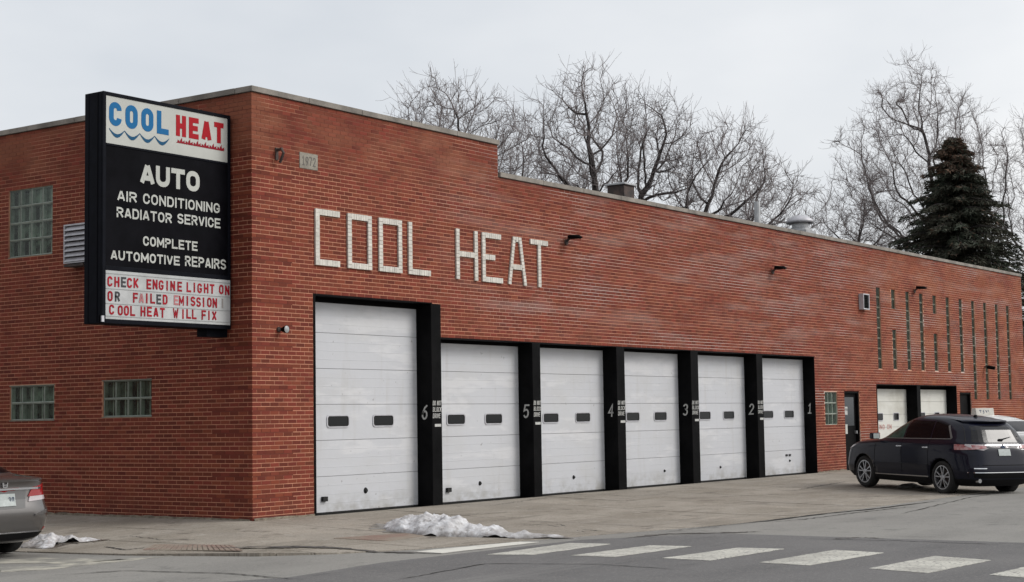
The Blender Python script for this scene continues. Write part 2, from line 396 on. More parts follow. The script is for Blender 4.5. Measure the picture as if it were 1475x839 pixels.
M['pave'] = stained('pavement_concrete', (.288, .260, .222), .09, [
    ((.215, .19, .155), (.45, 1.1, 1), .42, .62, .85, None), ((.36, .32, .27), (.5, .3, 1), .55, .70, .7, None), ((.16, .14, .115), (.35, 1.6, 1), .56, .68, .7, None), ((.40, .38, .34), (3, 3, 1), .60, .70, .5, None),
    ((.085, .072, .06), (1.9, 1.9, 1), .60, .70, .65, None), ((.12, .105, .09), (34, 34, 1), .54, .66, .65, None), ((.40, .375, .33), (28, 28, 1), .56, .68, .6, None)], bump=.7, bscale=60)
M['joint'] = mat('joint_dirt', (.045, .038, .03), .95, var=.4)
M['paint'] = stained('road_paint', (.50, .49, .44), 0, [((.33, .32, .29), (2.2, 1.2, 1), .44, .62, .8, None), ((.15, .147, .145), (14, 26, 1), .54, .62, .75, None), ((.14, .137, .136), (2.5, 7, 1), .62, .70, .8, None)], bump=.4, bscale=120)
M['paint_new'] = stained('road_paint_fresh', (.60, .59, .54), 0, [((.36, .35, .32), (3, 2, 1), .52, .68, .6, None)], bump=.4, bscale=120)
M['paint_old'] = stained('road_paint_worn', (.42, .40, .34), 0, [((.20, .195, .18), (2.5, 2.5, 1), .40, .58, .9, None)], bump=.4)
M['tactile'] = stained('tactile_brick', (.26, .175, .145), .1, [((.29, .25, .205), (1.5, 1.5, 1), .34, .56, .95, None)], bump=.5)
M['crack'] = mat('crack_dirt', (.022, .020, .017), .95, var=.3)
M['gravel'] = mat('wet_grit', (.05, .045, .04), .85, col2=(.12, .11, .10), vscale=25, bump=.8, bscale=60)

S_ = 900
mb = MB(); mb.poly([(-S_, -S_, -.26), (S_, -S_, -.26), (S_, S_, -.26), (-S_, S_, -.26)])
tag(mb.build('ground', mat('ground_earth', (.10, .09, .07), .95, var=.3, vscale=.3)), kind='structure')
mb = MB()
mb.poly([(-300, -300, ZR), (300, -300, ZR), (300, 300, ZR), (-300, 300, ZR)])
road = tag(mb.build('road', M['road']), kind='structure')
ZA = ZR+.004
mb = MB()
asp = [(-300, -5.6), (-6.2, -5.35), (-5.29, -5.75), (-3.4, -5.5), (-1.7, -5.62), (.6, -5.75), (2.45, -6.9), (2.65, -30), (-300, -30)]
mb.poly([(x, y, ZA) for x, y in asp])
tag(mb.build('asphalt', M['asphalt'], road))
# crosswalk stripes
ZP = ZA+.005
quads = [[(596,794.6),(636,797),(776,781),(748,780.5)], [(700,799),(768,799),(879.5,783.7),(821,782.3)], [(821,800.3),(885,802.3),(996,787),(936.5,785.7)],
         [(953.6,804),(1022,807.4),(1129.6,790.7),(1063.5,789)], [(1093.4,810.4),(1166,814.4),(1272.8,796.4),(1203,792.2)], [(1251.5,818.9),(1335.5,825.5),(1427.4,807),(1346.9,801)]]
strips = [[GR(*p, ZP) for p in q] for q in quads]
L0 = np.array(strips[5])
for k in range(1, 4): strips.append([tuple(p) for p in L0+np.array([-.12*k, -1.38*k])])
def worn_poly(pts, n=14, amp=.012, seed=0):
    r = random.Random(seed); out = []
    for i in range(len(pts)):
        a = Vector((*pts[i], 0)); b = Vector((*pts[(i+1) % len(pts)], 0)); nn = Vector((-(b-a).y, (b-a).x, 0)).normalized()
        for k in range(n):
            p = a.lerp(b, k/n)+nn*r.uniform(-amp, amp)*(0 if k == 0 else 1); out.append((p.x, p.y))
    return out
for i, q in enumerate(strips):
    mb = MB(); mb.prism(worn_poly(q, seed=i), ZP-.004, ZP); mb.build('crosswalk_stripe', M['paint'] if i else M['paint_new'], road)
for i, q in enumerate([[(0,806),(60,803.5),(185,806),(100,812),(0,812)], [(0,817),(60,816),(190,804),(253,800),(60,821),(0,824)]]):
    mb = MB(); mb.prism(worn_poly([GR(*p, ZR+.006) for p in q], 8, .02, 90+i), ZR+.001, ZR+.005); mb.build('crosswalk_stripe', M['paint_old'], road)
# pavement outline (convex, counter-clockwise) and slabs
OUTL = [(60, 40), (-4.33, 40), (-4.33, .1), (-4.08, -1.7), (-3.4, -3.45), (-2.7, -4.15), (-1.7, -4.64), (.8, -5.3), (4.2, -6.15), (8, -6.35), (60, -6.7)]
def clip(poly, outl, inset=0.):
    for i in range(len(outl)):
        a = outl[i]; b = outl[(i+1) % len(outl)]; ex, ey = b[0]-a[0], b[1]-a[1]; l = math.hypot(ex, ey); nx, ny = -ey/l, ex/l
        def dd(p): return (p[0]-a[0])*nx+(p[1]-a[1])*ny-inset
        res = []
        for k in range(len(poly)):
            p, q = poly[k], poly[(k+1) % len(poly)]; dp, dq = dd(p), dd(q)
            if dp >= 0: res.append(p)
            if (dp >= 0) != (dq >= 0):
                t = dp/(dp-dq); res.append((p[0]+(q[0]-p[0])*t, p[1]+(q[1]-p[1])*t))
        poly = res
        if len(poly) < 3: return []
    return poly
pav = tag(empty('pavement'), kind='structure')
# bedding under the slabs (its edge is the low kerb face)
mb = MB(); xs = [-4.33, -3, -2, -1, 0]; 
cells = []
bx = [-4.4, -3.3, -2.2, -1.1, 0]+[i*2.0 for i in range(1, 31)]
by = [-6.8, -5.5, -4.4, -3.3, -2.2, -1.1, 0]+[i*2.0 for i in range(1, 21)]
for i in range(len(bx)-1):
    for j in range(len(by)-1):
        if bx[i] >= .1 and by[j] >= .5: continue
        p = clip([(bx[i], by[j]), (bx[i+1], by[j]), (bx[i+1], by[j+1]), (bx[i], by[j+1])], OUTL, .03)
        if p:
            n = len(mb.v); mb.v += [(x, y, gz(x, y)-.022) for x, y in p]; mb.f.append(tuple(range(n, n+len(p)))); mb.m.append(0); mb.t.append(.5)
tag(mb.build('bedding', M['joint'], pav))
xs = [-4.4, -2.9, -1.45, 0]; 
while xs[-1] < 58: xs.append(xs[-1]+1.62 if xs[-1] < 20 else xs[-1]+1.9)
ys = [-6.9, -5.2, -3.6, -1.85, 0]
while ys[-1] < 30: ys.append(ys[-1]+1.5)
nslab = 0
for i in range(len(xs)-1):
    for j in range(len(ys)-1):
        if xs[i] >= 0 and ys[j] >= 0: continue
        g = .009
        x0, x1, y0, y1 = xs[i]+g, xs[i+1]-g, ys[j]+g, ys[j+1]-g
        p = clip([(x0, y0), (x1, y0), (x1, y1), (x0, y1)], OUTL, .0)
        if len(p) < 3: continue
        h = random.uniform(-.002, .003); mb = MB(); n = len(p); tn = random.random()
        mb.v += [(x, y, gz(x, y)+h) for x, y in p]+[(x, y, gz(x, y)-.10) for x, y in p]
        mb.f.append(tuple(range(n))); 
        for k in range(n): mb.f.append((k, n+k, n+(k+1) % n, (k+1) % n))
        mb.m += [0]*(n+1); mb.t += [tn]*(n+1)
        mb.build('paving_slab', M['pave'], pav, fixn=True); nslab += 1
# triangulated corner: slab tops follow gz closely enough since gz is planar along each axis

def strip(mb, pts, w, zf, jit=.02, seed=0, n=40, taper=True, lift=.004):
    r = random.Random(seed); P = [Vector((*p, 0)) for p in pts]; L = [0]
    for a, b in zip(P, P[1:]): L.append(L[-1]+(b-a).length)
    row = []
    for i in range(n+1):
        s = L[-1]*i/n; k = max(j for j in range(len(P)-1) if L[j] <= s+1e-9); t = (s-L[k])/(L[k+1]-L[k]); p = P[k].lerp(P[k+1], t)
        d = (P[k+1]-P[k]).normalized(); nn = Vector((-d.y, d.x, 0)); p = p+nn*r.uniform(-jit, jit)
        ww = w*r.uniform(.35, 1.2)*(min(1, 6*min(i, n-i)/n) if taper else 1)
        a, b = p+nn*ww/2, p-nn*ww/2
        row.append([(a.x, a.y, zf(a.x, a.y)+lift), (b.x, b.y, zf(b.x, b.y)+lift)])
    mb.grid(row)
def zs(x, y):
    inside = bool(clip([(x-.001, y-.001), (x+.001, y-.001), (x, y+.001)], OUTL, 0.)) 
    return gz(x, y)+.003 if inside else ZA
def gpx(px, py):
    z = -.1
    for _ in range(12):
        x, y = GR(px, py, z); z = gz(x, y)
    return x, y
cr_ = MB()
for k, (pts, w) in enumerate([
    ([(1040,757),(1110,750),(1180,741),(1260,733),(1350,722),(1372,722)], .10), ([(1100,753),(1160,748),(1230,739),(1320,729)], .05),
    ([(960,766),(1040,757),(1085,754)], .03), ([(800,755),(835,764),(880,766)], .045), ([(1150,706),(1220,694)], .04),
    ([(640,744),(740,738)], .02), ([(150,788),(180,793),(215,789)], .05),
    ([(930,720),(990,723),(1110,728)], .025), ([(700,730),(800,716)], .02), ([(860,712),(905,716),(960,712)], .03), ([(1075,699),(1130,703),(1190,700)], .025), ([(735,755),(790,757),(850,768)], .03), ([(1290,742),(1400,716),(1470,706)], .03), ([(1240,700),(1300,706),(1400,716)], .03), ([(180,772),(240,779),(300,778)], .025), ([(560,838),(700,812),(860,813),(1000,822)], .035), ([(1150,776),(1290,779),(1420,784),(1475,783)], .04), ([(60,830),(180,822),(330,826),(440,836)], .04)]):
    strip(cr_, [gpx(*p) for p in pts], w, zs, seed=k, lift=.005)
tag(cr_.build('crack', M['crack'], road), kind='stuff')
gr_ = MB()
for k, (pts, w) in enumerate([([(900,776),(960,770),(1050,768),(1100,766)], .16), ([(1200,777),(1240,775),(1275,777)], .09)]):
    strip(gr_, [GR(*p, ZR) for p in pts], w, lambda x, y: ZA, seed=k+50, jit=.05, lift=.003)
strip(gr_, [GR(p_, q_, ZR) for p_, q_ in ((300, 796), (385, 795.5), (430, 793), (480, 793), (530, 796), (640, 798))], .15, lambda x, y: max(ZR, zs(x, y)), seed=61, jit=.03, lift=.006)
strip(gr_, [GR(p_, q_, ZR) for p_, q_ in ((395, 796), (440, 794), (490, 794), (510, 795))], .16, lambda x, y: max(ZR, zs(x, y)), seed=62, jit=.03, lift=.009)
tag(gr_.build('grit', M['gravel'], road), kind='stuff')
# tactile pads
def tactile(quad, nx, ny, par):
    mb = MB(); Q = [Vector((*q, 0)) for q in quad]
    for i in range(nx):
        for j in range(ny):
            u0, u1, v0, v1 = i/nx+.10/nx, (i+1)/nx-.10/nx, j/ny+.10/ny, (j+1)/ny-.10/ny
            def B(u, v): return (Q[0].lerp(Q[1], u)).lerp(Q[3].lerp(Q[2], u), v)
            c = [B(u0, v0), B(u1, v0), B(u1, v1), B(u0, v1)]
            n = len(mb.v); mb.v += [(p.x, p.y, zs(p.x, p.y)+.005) for p in c]+[(p.x, p.y, zs(p.x, p.y)-.004) for p in c]; tn = random.random()
            mb.f += [(n, n+1, n+2, n+3)]+[(n+k, n+4+k, n+4+(k+1) % 4, n+(k+1) % 4) for k in range(4)]; mb.m += [0]*5; mb.t += [tn]*5
    return tag(mb.build('tactile_paving', M['tactile'], par), kind='stuff')
tactile([gpx(205, 793), gpx(222, 784.5), gpx(335, 786), gpx(350, 794)], 64, 18, pav)
tactile([gpx(480, 776), gpx(600, 767.5), gpx(628, 770), gpx(560, 780)], 60, 20, pav)

# ------------------------------------------------------------------ the garage
B = tag(empty('auto_repair_garage', (0, 0, 0)), 'long red brick garage with a row of white overhead doors and a higher corner', 'garage')
CO = .069                                    # brick course
XE, YE = 37.96, 16.0                         # ends of the two walls
NH, NL = 99, 90                              # courses of the high and low part
XS = 6.72                                    # where the parapet steps down
PIERS = [(4.56, 4.85), (7.77, 8.05), (10.92, 11.25), (14.15, 14.50), (17.45, 17.78)]
DOORW = [(1.43, 4.56), (4.85, 7.77), (8.05, 10.92), (11.25, 14.15), (14.50, 17.45), (17.78, 20.80)]
ZH6, ZH5 = 53*CO, 44*CO                      # 3.657, 3.036
ZHR = 34*CO                                  # right doors 2.346
# holes in the front wall (x0, x1, z0, z1)
BK = .293
slits = [(25.22, 5.13, 8), (27.42, 5.13, 8), (28.50, 5.13, 8), (30.72, 5.13, 8), (31.86, 5.13, 8), (33.00, 5.13, 11), (34.14, 5.13, 11), (35.28, 5.13, 11), (36.42, 5.13, 11),
         (26.33, 5.13, 2), (29.60, 5.13, 2), (26.33, 2.79+4*BK, 4), (29.60, 2.79+4*BK, 4)]
FH = [(1.43, 4.60, -1, ZH6), (4.60, 20.80, -1, ZH5), (22.66, 23.68, -1, 31*CO+.02), (24.88, 31.20, -1, ZHR), (31.50, 32.55, -1, 31*CO+.02),
      (21.40, 22.20, 1.24, 2.115), (1.11, 1.56, 5.725, 6.0)]
for x, zt, n in slits: FH.append((x-.148, x+.148, zt-n*BK, zt))
SH = [(4.88, 6.10, 4.577, 5.797), (4.80, 6.02, 1.645, 2.255), (2.32, 3.54, 1.675, 2.285)]
# mortar backing: rectangles around the holes
def backing(holes, length, ztop, emit):
    us = sorted({0., length}|{h[0] for h in holes}|{h[1] for h in holes}|({XS} if length > 20 else set()))
    for a, b in zip(us, us[1:]):
        mid = (a+b)/2; zt = ztop(mid)
        hs_ = sorted([(h[2], h[3]) for h in holes if h[0] < mid < h[1]]); z = -.12
        for z0, z1 in hs_:
            if z0 > z: emit(a, b, z, z0)
            z = z1
        if zt > z: emit(a, b, z, zt)
mb = MB()
ztf = lambda x: (NH*CO if x < XS else NL*CO)
backing(FH, XE, ztf, lambda a, b, z0, z1: mb.quadbox((a if a else .301, .0042, z0), (b, .30, z1)))
backing(SH, YE, lambda y: NH*CO, lambda a, b, z0, z1: mb.quadbox((.0042, max(a, .31), z0), (.30, b, z1)) if b > .31 else None)
mb.quadbox((.0046, .0046, -.12), (.2995, .309, NH*CO))
mb.build('wall', M['mortar'], B)
mb = MB()
mb.quadbox((0.3, YE, -.1), (XE, YE+.3, NL*CO)); mb.quadbox((XE-.3, .31, -.1), (XE, YE, NL*CO)); mb.quadbox((XS-.3, .31, NL*CO-.5), (XS, YE, NH*CO))
mb.quadbox((0.3, YE, NL*CO+.001), (XS, YE+.3, NH*CO))
mb.build('wall', M['plain_wall'], B)
mb = MB(); mb.quadbox((.3, .3, 5.78), (XE-.3, YE, 5.86)); mb.quadbox((.3, .3, 6.40), (XS-.31, YE, 6.46)); mb.build('roof', M['roof'], B)
mb = MB(); mb.quadbox((.31, 1.6, -.05), (XE-.31, 1.7, 5.7)); mb.build('inner_wall', M['black_soft'], B)

bricks = []   # (axis, u0, u1, z0, z1, tint)  axis 0 = front, 1 = side
def spans(holes, length, z):
    s = [(0., length)]
    for h in holes:
        if h[2] < z < h[3]:
            ns_ = []
            for a, b in s:
                if h[1] <= a or h[0] >= b: ns_.append((a, b)); continue
                if h[0] > a: ns_.append((a, h[0]))
                if h[1] < b: ns_.append((h[1], b))
            s = ns_
    return s
BW, J = .2035, .0115
for c in range(-1, NH):
    z0 = c*CO+.0060; z1 = z0+CO-.0120; zc = (z0+z1)/2
    for ax, holes, length in ((0, FH, XE), (1, SH, YE)):
        Lc = length
        if ax == 0 and c >= NL: Lc = XS
        own = (c % 2 == 0) == (ax == 0)                 # which wall owns the corner brick in this course
        for a, b in spans(holes, Lc, zc):
            start = 0.
            if a == 0. : start = 0. if own else .098+J
            a2 = max(a, start)
            off = (0 if own else BW/2)
            k0 = math.floor((a2-off)/BW)-1
            u = off+k0*BW
            while u < b:
                p0, p1 = max(u, a2+(0 if a == 0 or a == a2 and a2 == start else .004)), min(u+BW-J, b-(.003 if b < Lc else 0))
                if a == 0.: p0 = max(u, a2)
                if p1-p0 > .03: bricks.append((ax, p0, p1, z0, z1, random.random()))
                u += BW
def bproj(b):
    ax, u0, u1, z0, z1, t = b
    p = [(u, 0, z) if ax == 0 else (0, u, z) for u, z in ((u0, z0), (u1, z0), (u1, z1), (u0, z1))]
    q = [PX(x) for x in p]
    if q[0][2] < 1: return 0
    xm = sum(i[0] for i in q)/4; ym = sum(i[1] for i in q)/4
    if not (6 < xm < 1470 and 0 < ym < 839): return 0
    if 112 < xm < 336 and 125 < ym < 486: return 0      # behind the projecting sign
    if xm < 68 and ym > 665: return 0
    return abs((q[1][0]-q[0][0])*(q[3][1]-q[0][1]))
areas = np.array([bproj(b) for b in bricks]); order = np.argsort(-areas); single = set(order[:300].tolist())
def brick_box(mb, b):
    ax, u0, u1, z0, z1, t = b; d = .0975; j = (t*7919) % 1
    o = (j-.5)*.0022                                     # pieces sit a touch proud or back
    if ax == 0: mb.quadbox((u0, o, z0), (u1, d, z1), 0, t, ('k',))
    else: mb.quadbox((o, u0, z0), (d, u1, z1), 0, t, ('r',))
mb = MB(); cache = {}; nb = 0
for i, b in enumerate(bricks):
    if i in single:
        ln = round(b[2]-b[1], 3); key = (b[0], ln, int(b[5]*8))
        if key not in cache:
            m1 = MB(); tt = (key[2]+.5)/8; w_ = ln; h_ = b[4]-b[3]
            if b[0] == 0: m1.quadbox((0, 0, 0), (w_, .0975, h_), 0, tt, ('k',))
            else: m1.quadbox((0, 0, 0), (.0975, w_, h_), 0, tt, ('r',))
            m1.t = [tt+1e-6]*len(m1.t); cache[key] = m1.mesh('brick', M['brick'], fixn=False)
        off = ((b[5]*7919) % 1-.5)*.0022
        link('brick', cache[key], B, loc=(b[1], off, b[3]) if b[0] == 0 else (off, b[1], b[3])); nb += 1
    else: brick_box(mb, b)
tag(mb.build('brickwork', M['brick'], B, fixn=False), kind='stuff')
print('bricks', len(bricks), 'single', nb)
# quoin joints: every fifth bed joint of the corner pier is struck in dark red instead of pale mortar
mb = MB()
for k in range(0, 20):
    z = k*5*CO
    if z > 6.8: break
    mb.quadbox((.012, .0026, z-.0085), (.93, .02, z+.0085)); mb.quadbox((.0026, .012, z-.0085), (.02, .90, z+.0085))
    mb.quadbox((.012, .0032, z+.0086), (.93, .0085, z+CO-.01)); mb.quadbox((.0032, .012, z+.0086), (.0085, .90, z+CO-.01))
tag(mb.build('quoin_joint', M['mortar_red'], B), kind='stuff')
# crumbly plinth mortar at the foot
M['foot'] = mat('foot_mortar', (.23, .20, .15), .95, col2=(.10, .08, .06), vscale=9, bump=.8)
mb = MB()
for (a, b, ax) in ((.02, 1.42, 0), (20.82, 22.64, 0), (.05, 12, 1)):
    n = int((b-a)/.12); rows = []
    for i in range(n+1):
        u = a+(b-a)*i/n; h = .018+.03*abs(noise.noise(Vector((u*2.3, ax*9., 0))))+.012*random.random(); d = .012+.02*random.random()
        z = gz(0 if ax else u, u if ax else 0)
        P = [(-d, z-.01), (-d*.6, z+h), (.012, z+h+.004)]
        rows.append([(u, p[0], p[1]) if ax == 0 else (p[0], u, p[1]) for p in P])
    mb.grid(rows)
tag(mb.build('plinth_mortar', M['foot'], B, fixn=False), kind='stuff')
# coping stones
def coping(x0, y0, x1, y1, z0, n):
    for i in range(n):
        g = .004; a, b = i/n, (i+1)/n
        if abs(x1-x0) > abs(y1-y0): p = (x0+(x1-x0)*a+g, y0, z0), (x0+(x1-x0)*b-g, y1, z0+.092+random.uniform(-.002, .002))
        else: p = (x0, y0+(y1-y0)*a+g, z0), (x1, y0+(y1-y0)*b-g, z0+.092+random.uniform(-.002, .002))
        mb = MB(); mb.quadbox(*p); mb.build('coping_stone', M['coping'], B, bevel=.006)
zc1 = NH*CO+.004; zc2 = NL*CO+.004
coping(-.035, -.035, XS+.03, .34, zc1, 5)
coping(-.035, .345, .34, YE, zc1, 12)
coping(XS+.035, -.035, XE+.03, .34, zc2, 21)
mb = MB(); mb.quadbox((-.0, -.0, NH*CO-.006), (XS, .3, NH*CO+.004)); mb.quadbox((-.0, .301, NH*CO-.006), (.3, YE, NH*CO+.004)); mb.quadbox((XS+.001, -.0, NL*CO-.006), (XE, .3, NL*CO+.004)); mb.build('coping_bed', M['joint'], B)
# brick return at the step
mb = MB()
for c in range(NL+1, NH):
    for k in range(int(YE/BW)):
        if k > 20: break
        u = k*BW+(BW/2 if c % 2 else 0)+.01
        mb.quadbox((XS-.02, u, c*CO+.0065), (XS+.008, u+BW-J, c*CO+.0065+CO-.0125), 0, random.random())
tag(mb.build('brickwork', M['brick'], B, fixn=False), kind='stuff')

# white brick letters -------------------------------------------------
HB = .100; YL = -.034
def letter(x0, x1, strokes, solid=False):
    o = empty('letter', (x0, 0, 4.14), 0, B); W_ = x1-x0; Hh = .945
    def wb(a, b, c, d, sh=0.):
        m1 = MB(); m1.quadbox((a, YL+random.uniform(-.002, .002), c), (b, .0, d)); m1.build('white_brick', M['white_brick'], o, bevel=.003)
    back = MB()
    for s in strokes:
        if s[0] == 'V':                      # vertical stack at x=s[1], from z s[2] to s[3]
            n = round((s[3]-s[2])/CO); st = (s[3]-s[2])/n; g = .0015 if solid else .0055
            for k in range(n): wb(s[1], s[1]+HB, s[2]+k*st+g/2, s[2]+(k+1)*st-g/2)
            back.quadbox((s[1]+.004, YL+.008, s[2]+.004), (s[1]+HB-.004, -.001, s[3]-.004))
        elif s[0] == 'H':                    # bar of upright bricks, bottom z = s[3], from x s[1] to s[2]
            n = max(1, round((s[2]-s[1])/.066)); st = (s[2]-s[1])/n; g = .002 if solid else .005
            for k in range(n): wb(s[1]+k*st+g/2, s[1]+(k+1)*st-g/2, s[3], s[3]+HB)
            back.quadbox((s[1]+.004, YL+.0085, s[3]+.004), (s[2]-.004, -.0015, s[3]+HB-.004))
        elif s[0] == 'D':                    # stepped slanting stack from (xa, 0) to (xb, H)
            n = round(Hh/CO); st = Hh/n
            for k in range(n):
                x = s[1]+(s[2]-s[1])*(k+.5)/n; wb(x, x+HB*.9, k*st+.003, (k+1)*st-.003)
    if back.v: back.build('joint_backing', M['white_mortar'], o)
    return o
w1 = .62
def xw(a, b, y=350): return FR(a, y, YL)[0], FR(b, y, YL)[0]
a, b = xw(455, 490); letter(a, b, [('V', 0, 0, .945), ('H', HB, b-a, .845), ('H', HB, b-a, 0)], True)
a, b = xw(501.5, 536); letter(a, b, [('V', 0, 0, .945), ('V', b-a-HB, 0, .945), ('H', HB, b-a-HB, .845), ('H', HB, b-a-HB, 0)])
a, b = xw(546.5, 579.5); letter(a, b, [('V', 0, 0, .945), ('V', b-a-HB, 0, .945), ('H', HB, b-a-HB, .845), ('H', HB, b-a-HB, 0)])
a, b = xw(589, 620.5); letter(a, b, [('V', 0, 0, .945), ('H', HB, b-a, 0)])
a, b = xw(657.5, 688.5); letter(a, b, [('V', 0, 0, .945), ('V', b-a-HB, 0, .945), ('H', HB, b-a-HB, .43)])
a, b = xw(695, 724); letter(a, b, [('V', 0, 0, .945), ('H', HB, b-a-.04, .845), ('H', HB, b-a, 0), ('H', HB, (b-a)*.63, .43)])
a, b = xw(732, 758.5); wA = b-a; letter(a, b, [('D', 0, wA/2-.135), ('D', wA-.09, wA/2+.045), ('H', wA/2-.04, wA/2+.04, .845), ('H', wA/2-.155, wA/2+.155, .30)])
a, b = xw(764.5, 789.5); letter(a, b, [('V', (b-a)/2-.05, 0, .845), ('H', 0, b-a, .845)])
# date stone
ds = empty('date_stone', (1.115, 0, 5.73), 0, B)
mb = MB(); mb.quadbox((0, -.006, 0), (.44, .1, .265)); mb.build('stone_block', M['stone'], ds, bevel=.004)
for k, ch in enumerate('1972'):
    mb = MB(); text_mb(mb, ch, .055+k*.088, .055, .15, .09, .065, .014, lambda u, v, d: (u, -.006-d, v), depth=.003); mb.build('numeral', M['stone_dark'], ds)

# overhead doors ------------------------------------------------------
YD = .33
def rrect(x0, x1, z0, z1, r, n=5):
    p = []
    for cx, cz, a in ((x1-r, z1-r, 0), (x0+r, z1-r, 90), (x0+r, z0+r, 180), (x1-r, z0+r, 270)):
        p += [(cx+r*math.cos(rad(a+90*i/n)), cz+r*math.sin(rad(a+90*i/n))) for i in range(n+1)]
    return p
def frame_ring(mb, outer, inner, y0, y1):
    n = len(outer); k = len(mb.v)
    mb.v += [(a, y0, b) for a, b in outer]+[(a, y0, b) for a, b in inner]+[(a, y1, b) for a, b in outer]+[(a, y1, b) for a, b in inner]
    for i in range(n):
        j = (i+1) % n
        for f in ((i, j, n+j, n+i), (i, 2*n+i, 2*n+j, j), (n+i, n+j, 3*n+j, 3*n+i)):
            mb.f.append(tuple(k+q for q in f)); mb.m.append(0); mb.t.append(.5)
def door(x0, x1, zh, npan, mt, lock=None, cutter=None, ph=.607, winrow=2, wz=(1.432, 1.652), woff=(-.61, .59), ww=.58, rr=.06):
    o = empty('overhead_door', ((x0+x1)/2, YD, 0), 0, B); w = (x1-x0)/2
    for k in range(npan):
        z0 = .012+k*ph; z1 = min(z0+ph-.007, zh+.02)
        if z0 > zh: break
        mb = MB()
        # body plus four very shallow pressed ribs
        mb.quadbox((-w+.0, .0, z0), (w, .045, z1), 0, .5)
        if k == winrow: pass
        else:
            for q in range(1, 4):
                zz = z0+(z1-z0)*q/4; mb.quadbox((-w+.03, -.0025, zz-.0035), (w-.03, .001, zz+.0035))
        mb.build('door_panel', mt, o, bevel=.003)
    mb = MB(); mb.quadbox((-w, .02, 0), (w, .04, min(npan*ph+.01, zh+.03))); mb.build('door_joint', M['joint_dark'], o)
    mb = MB(); mb.quadbox((-w, -.004, -.01), (w, .05, .018)); mb.build('bottom_seal', M['rubber'], o)
    for s in woff:
        a, b = s-ww/2, s+ww/2
        mb = MB(); frame_ring(mb, rrect(a, b, wz[0], wz[1], rr), rrect(a+.022, b-.022, wz[0]+.022, wz[1]-.022, rr*.75), -.014, .004); mb.build('window_frame', M['alu'], o)
        mb = MB(); frame_ring(mb, rrect(a+.018, b-.018, wz[0]+.018, wz[1]-.018, rr*.8), rrect(a+.038, b-.038, wz[0]+.038, wz[1]-.038, rr*.6), -.010, .004); mb.build('window_gasket', M['rubber'], o)
        mb = MB(); mb.prism(rrect(a+.03, b-.03, wz[0]+.03, wz[1]-.03, rr*.7), -.006, .004, 'y'); mb.build('window_pane', M['darkglass'], o)
    if lock:
        for lx, lz, lw, lh in lock:
            mb = MB()
            if lh > lw*.9: mb.lathe([(0, -.030), (lw*.55, -.030), (lw*.5, -.012), (lw*.9, -.008), (lw, .002)], 12, 'y', (lx, 0, lz)); mb.build('lock', M['rubber'], o)
            else: mb.quadbox((lx-lw/2, -.02, lz-lh/2), (lx+lw/2, .002, lz+lh/2)); mb.build('lock_plate', M['rubber'], o)
    return o
locks = [[(.1, .335, .055, .06)], [(.12, .32, .045, .06)], [(.2, .31, .045, .06)], [(.72, .31, .035, .06)], [(.10, .305, .035, .06)], [(.55, .345, .035, .06), (.38, .49, .10, .05), (.56, .49, .10, .05)]]
M['label_grey'] = mat('grey', (.3, .3, .3), .5)
for i, (a, b) in enumerate(DOORW):
    d_ = door(a+.02, b-.005, ZH6 if i == 0 else ZH5, 6 if i == 0 else 5, M['door_white'], locks[i])
    if i < 2:   # latch box at the left bottom
        mb = MB(); mb.quadbox((a-(a+b)/2+.52-.03*0, -.05, .20), (a-(a+b)/2+.64, .0, .28)); mb.build('latch', M['rubber'], d_, bevel=.004)
door(24.90, 27.89, ZHR, 6, M['door_cream'], None, ph=.37, winrow=3, wz=(1.30, 1.54), woff=(-.55, .65), ww=.42, rr=.05)
dR = door(28.17, 31.19, ZHR, 6, M['door_cream'], None, ph=.37, winrow=3, wz=(1.30, 1.54), woff=(-.55, .65), ww=.42, rr=.05)
M['red_letter'] = mat('faded_red_letter', (.45, .20, .18), .6)
mb = MB(); 
text_mb(mb, 'PARKING ON', 25.0, 1.06, .14, .19, .14, .022, lambda u, v, d: (u, YD-d-.003, v), depth=.003)
text_mb(mb, '& C', 25.35, .84, .14, .19, .14, .022, lambda u, v, d: (u, YD-d-.003, v), depth=.003)
mb.build('lettering', M['red_letter'], B)
# black painted piers, reveals, lintels
def painted(mb, txt, place, x, z, h, adv, w, t, name, o, slant=0.):
    text_mb(mb, txt, x, z, h, adv, w, t, place, depth=.002, slant=slant); mb.build(name, M['white_paint'], o)
NUM = ['6', '5', '4', '3', '2']
for i, (a, b) in enumerate(PIERS+[(20.80, 20.86)]):
    zt = (ZH6 if i == 0 else ZH5)-.012
    last = i == 5
    o = empty('pier', (a, 0, 0), 0, B)
    mb = MB()
    if not last: mb.quadbox((0, -.012, gz(a, -.01)-.02), (b-a, YD+.06, zt))
    else: mb.quadbox((-.012, -.004, -.02), (.012, YD+.06, zt))
    mb.build('painted_column', M['black'], o, bevel=.008)
    pl = (lambda u, v, d: (-d-.001-(.012 if last else 0), u, v))          # on the side that faces the corner: u runs away from us, mirrored
    num = '1' if last else NUM[i]
    mb = MB(); yc = .165; hh = .27; wN = .13
    text_mb(mb, num, 0, 1.545, hh, .2, wN, .032, lambda u, v, d: (-d-.001-(.012 if last else 0), yc+wN/2-u, v), depth=.002, slant=.10, r=.06); mb.build('numeral', M['white_paint'], o)
    if not last:
        for k, (tx, zz) in enumerate((('DO NOT', 1.80), ('BLOCK', 1.685), ('DRIVE', 1.57))):
            mb = MB(); wd = b-a-.03; n_ = len(tx); ad = wd/(n_-(.35 if ' ' in tx else 0)); 
            text_mb(mb, tx, .018, zz, .085, ad, ad*.78, .011, lambda u, v, d: (u, -.013-d, v), depth=.002, slant=.12); mb.build('lettering', M['white_paint'], o)
        mb = MB(); mb.quadbox((b-a-.215, -.0155, 1.415), (b-a-.03, -.0125, 1.465)); mb.build('painted_dash', M['white_paint'], o)
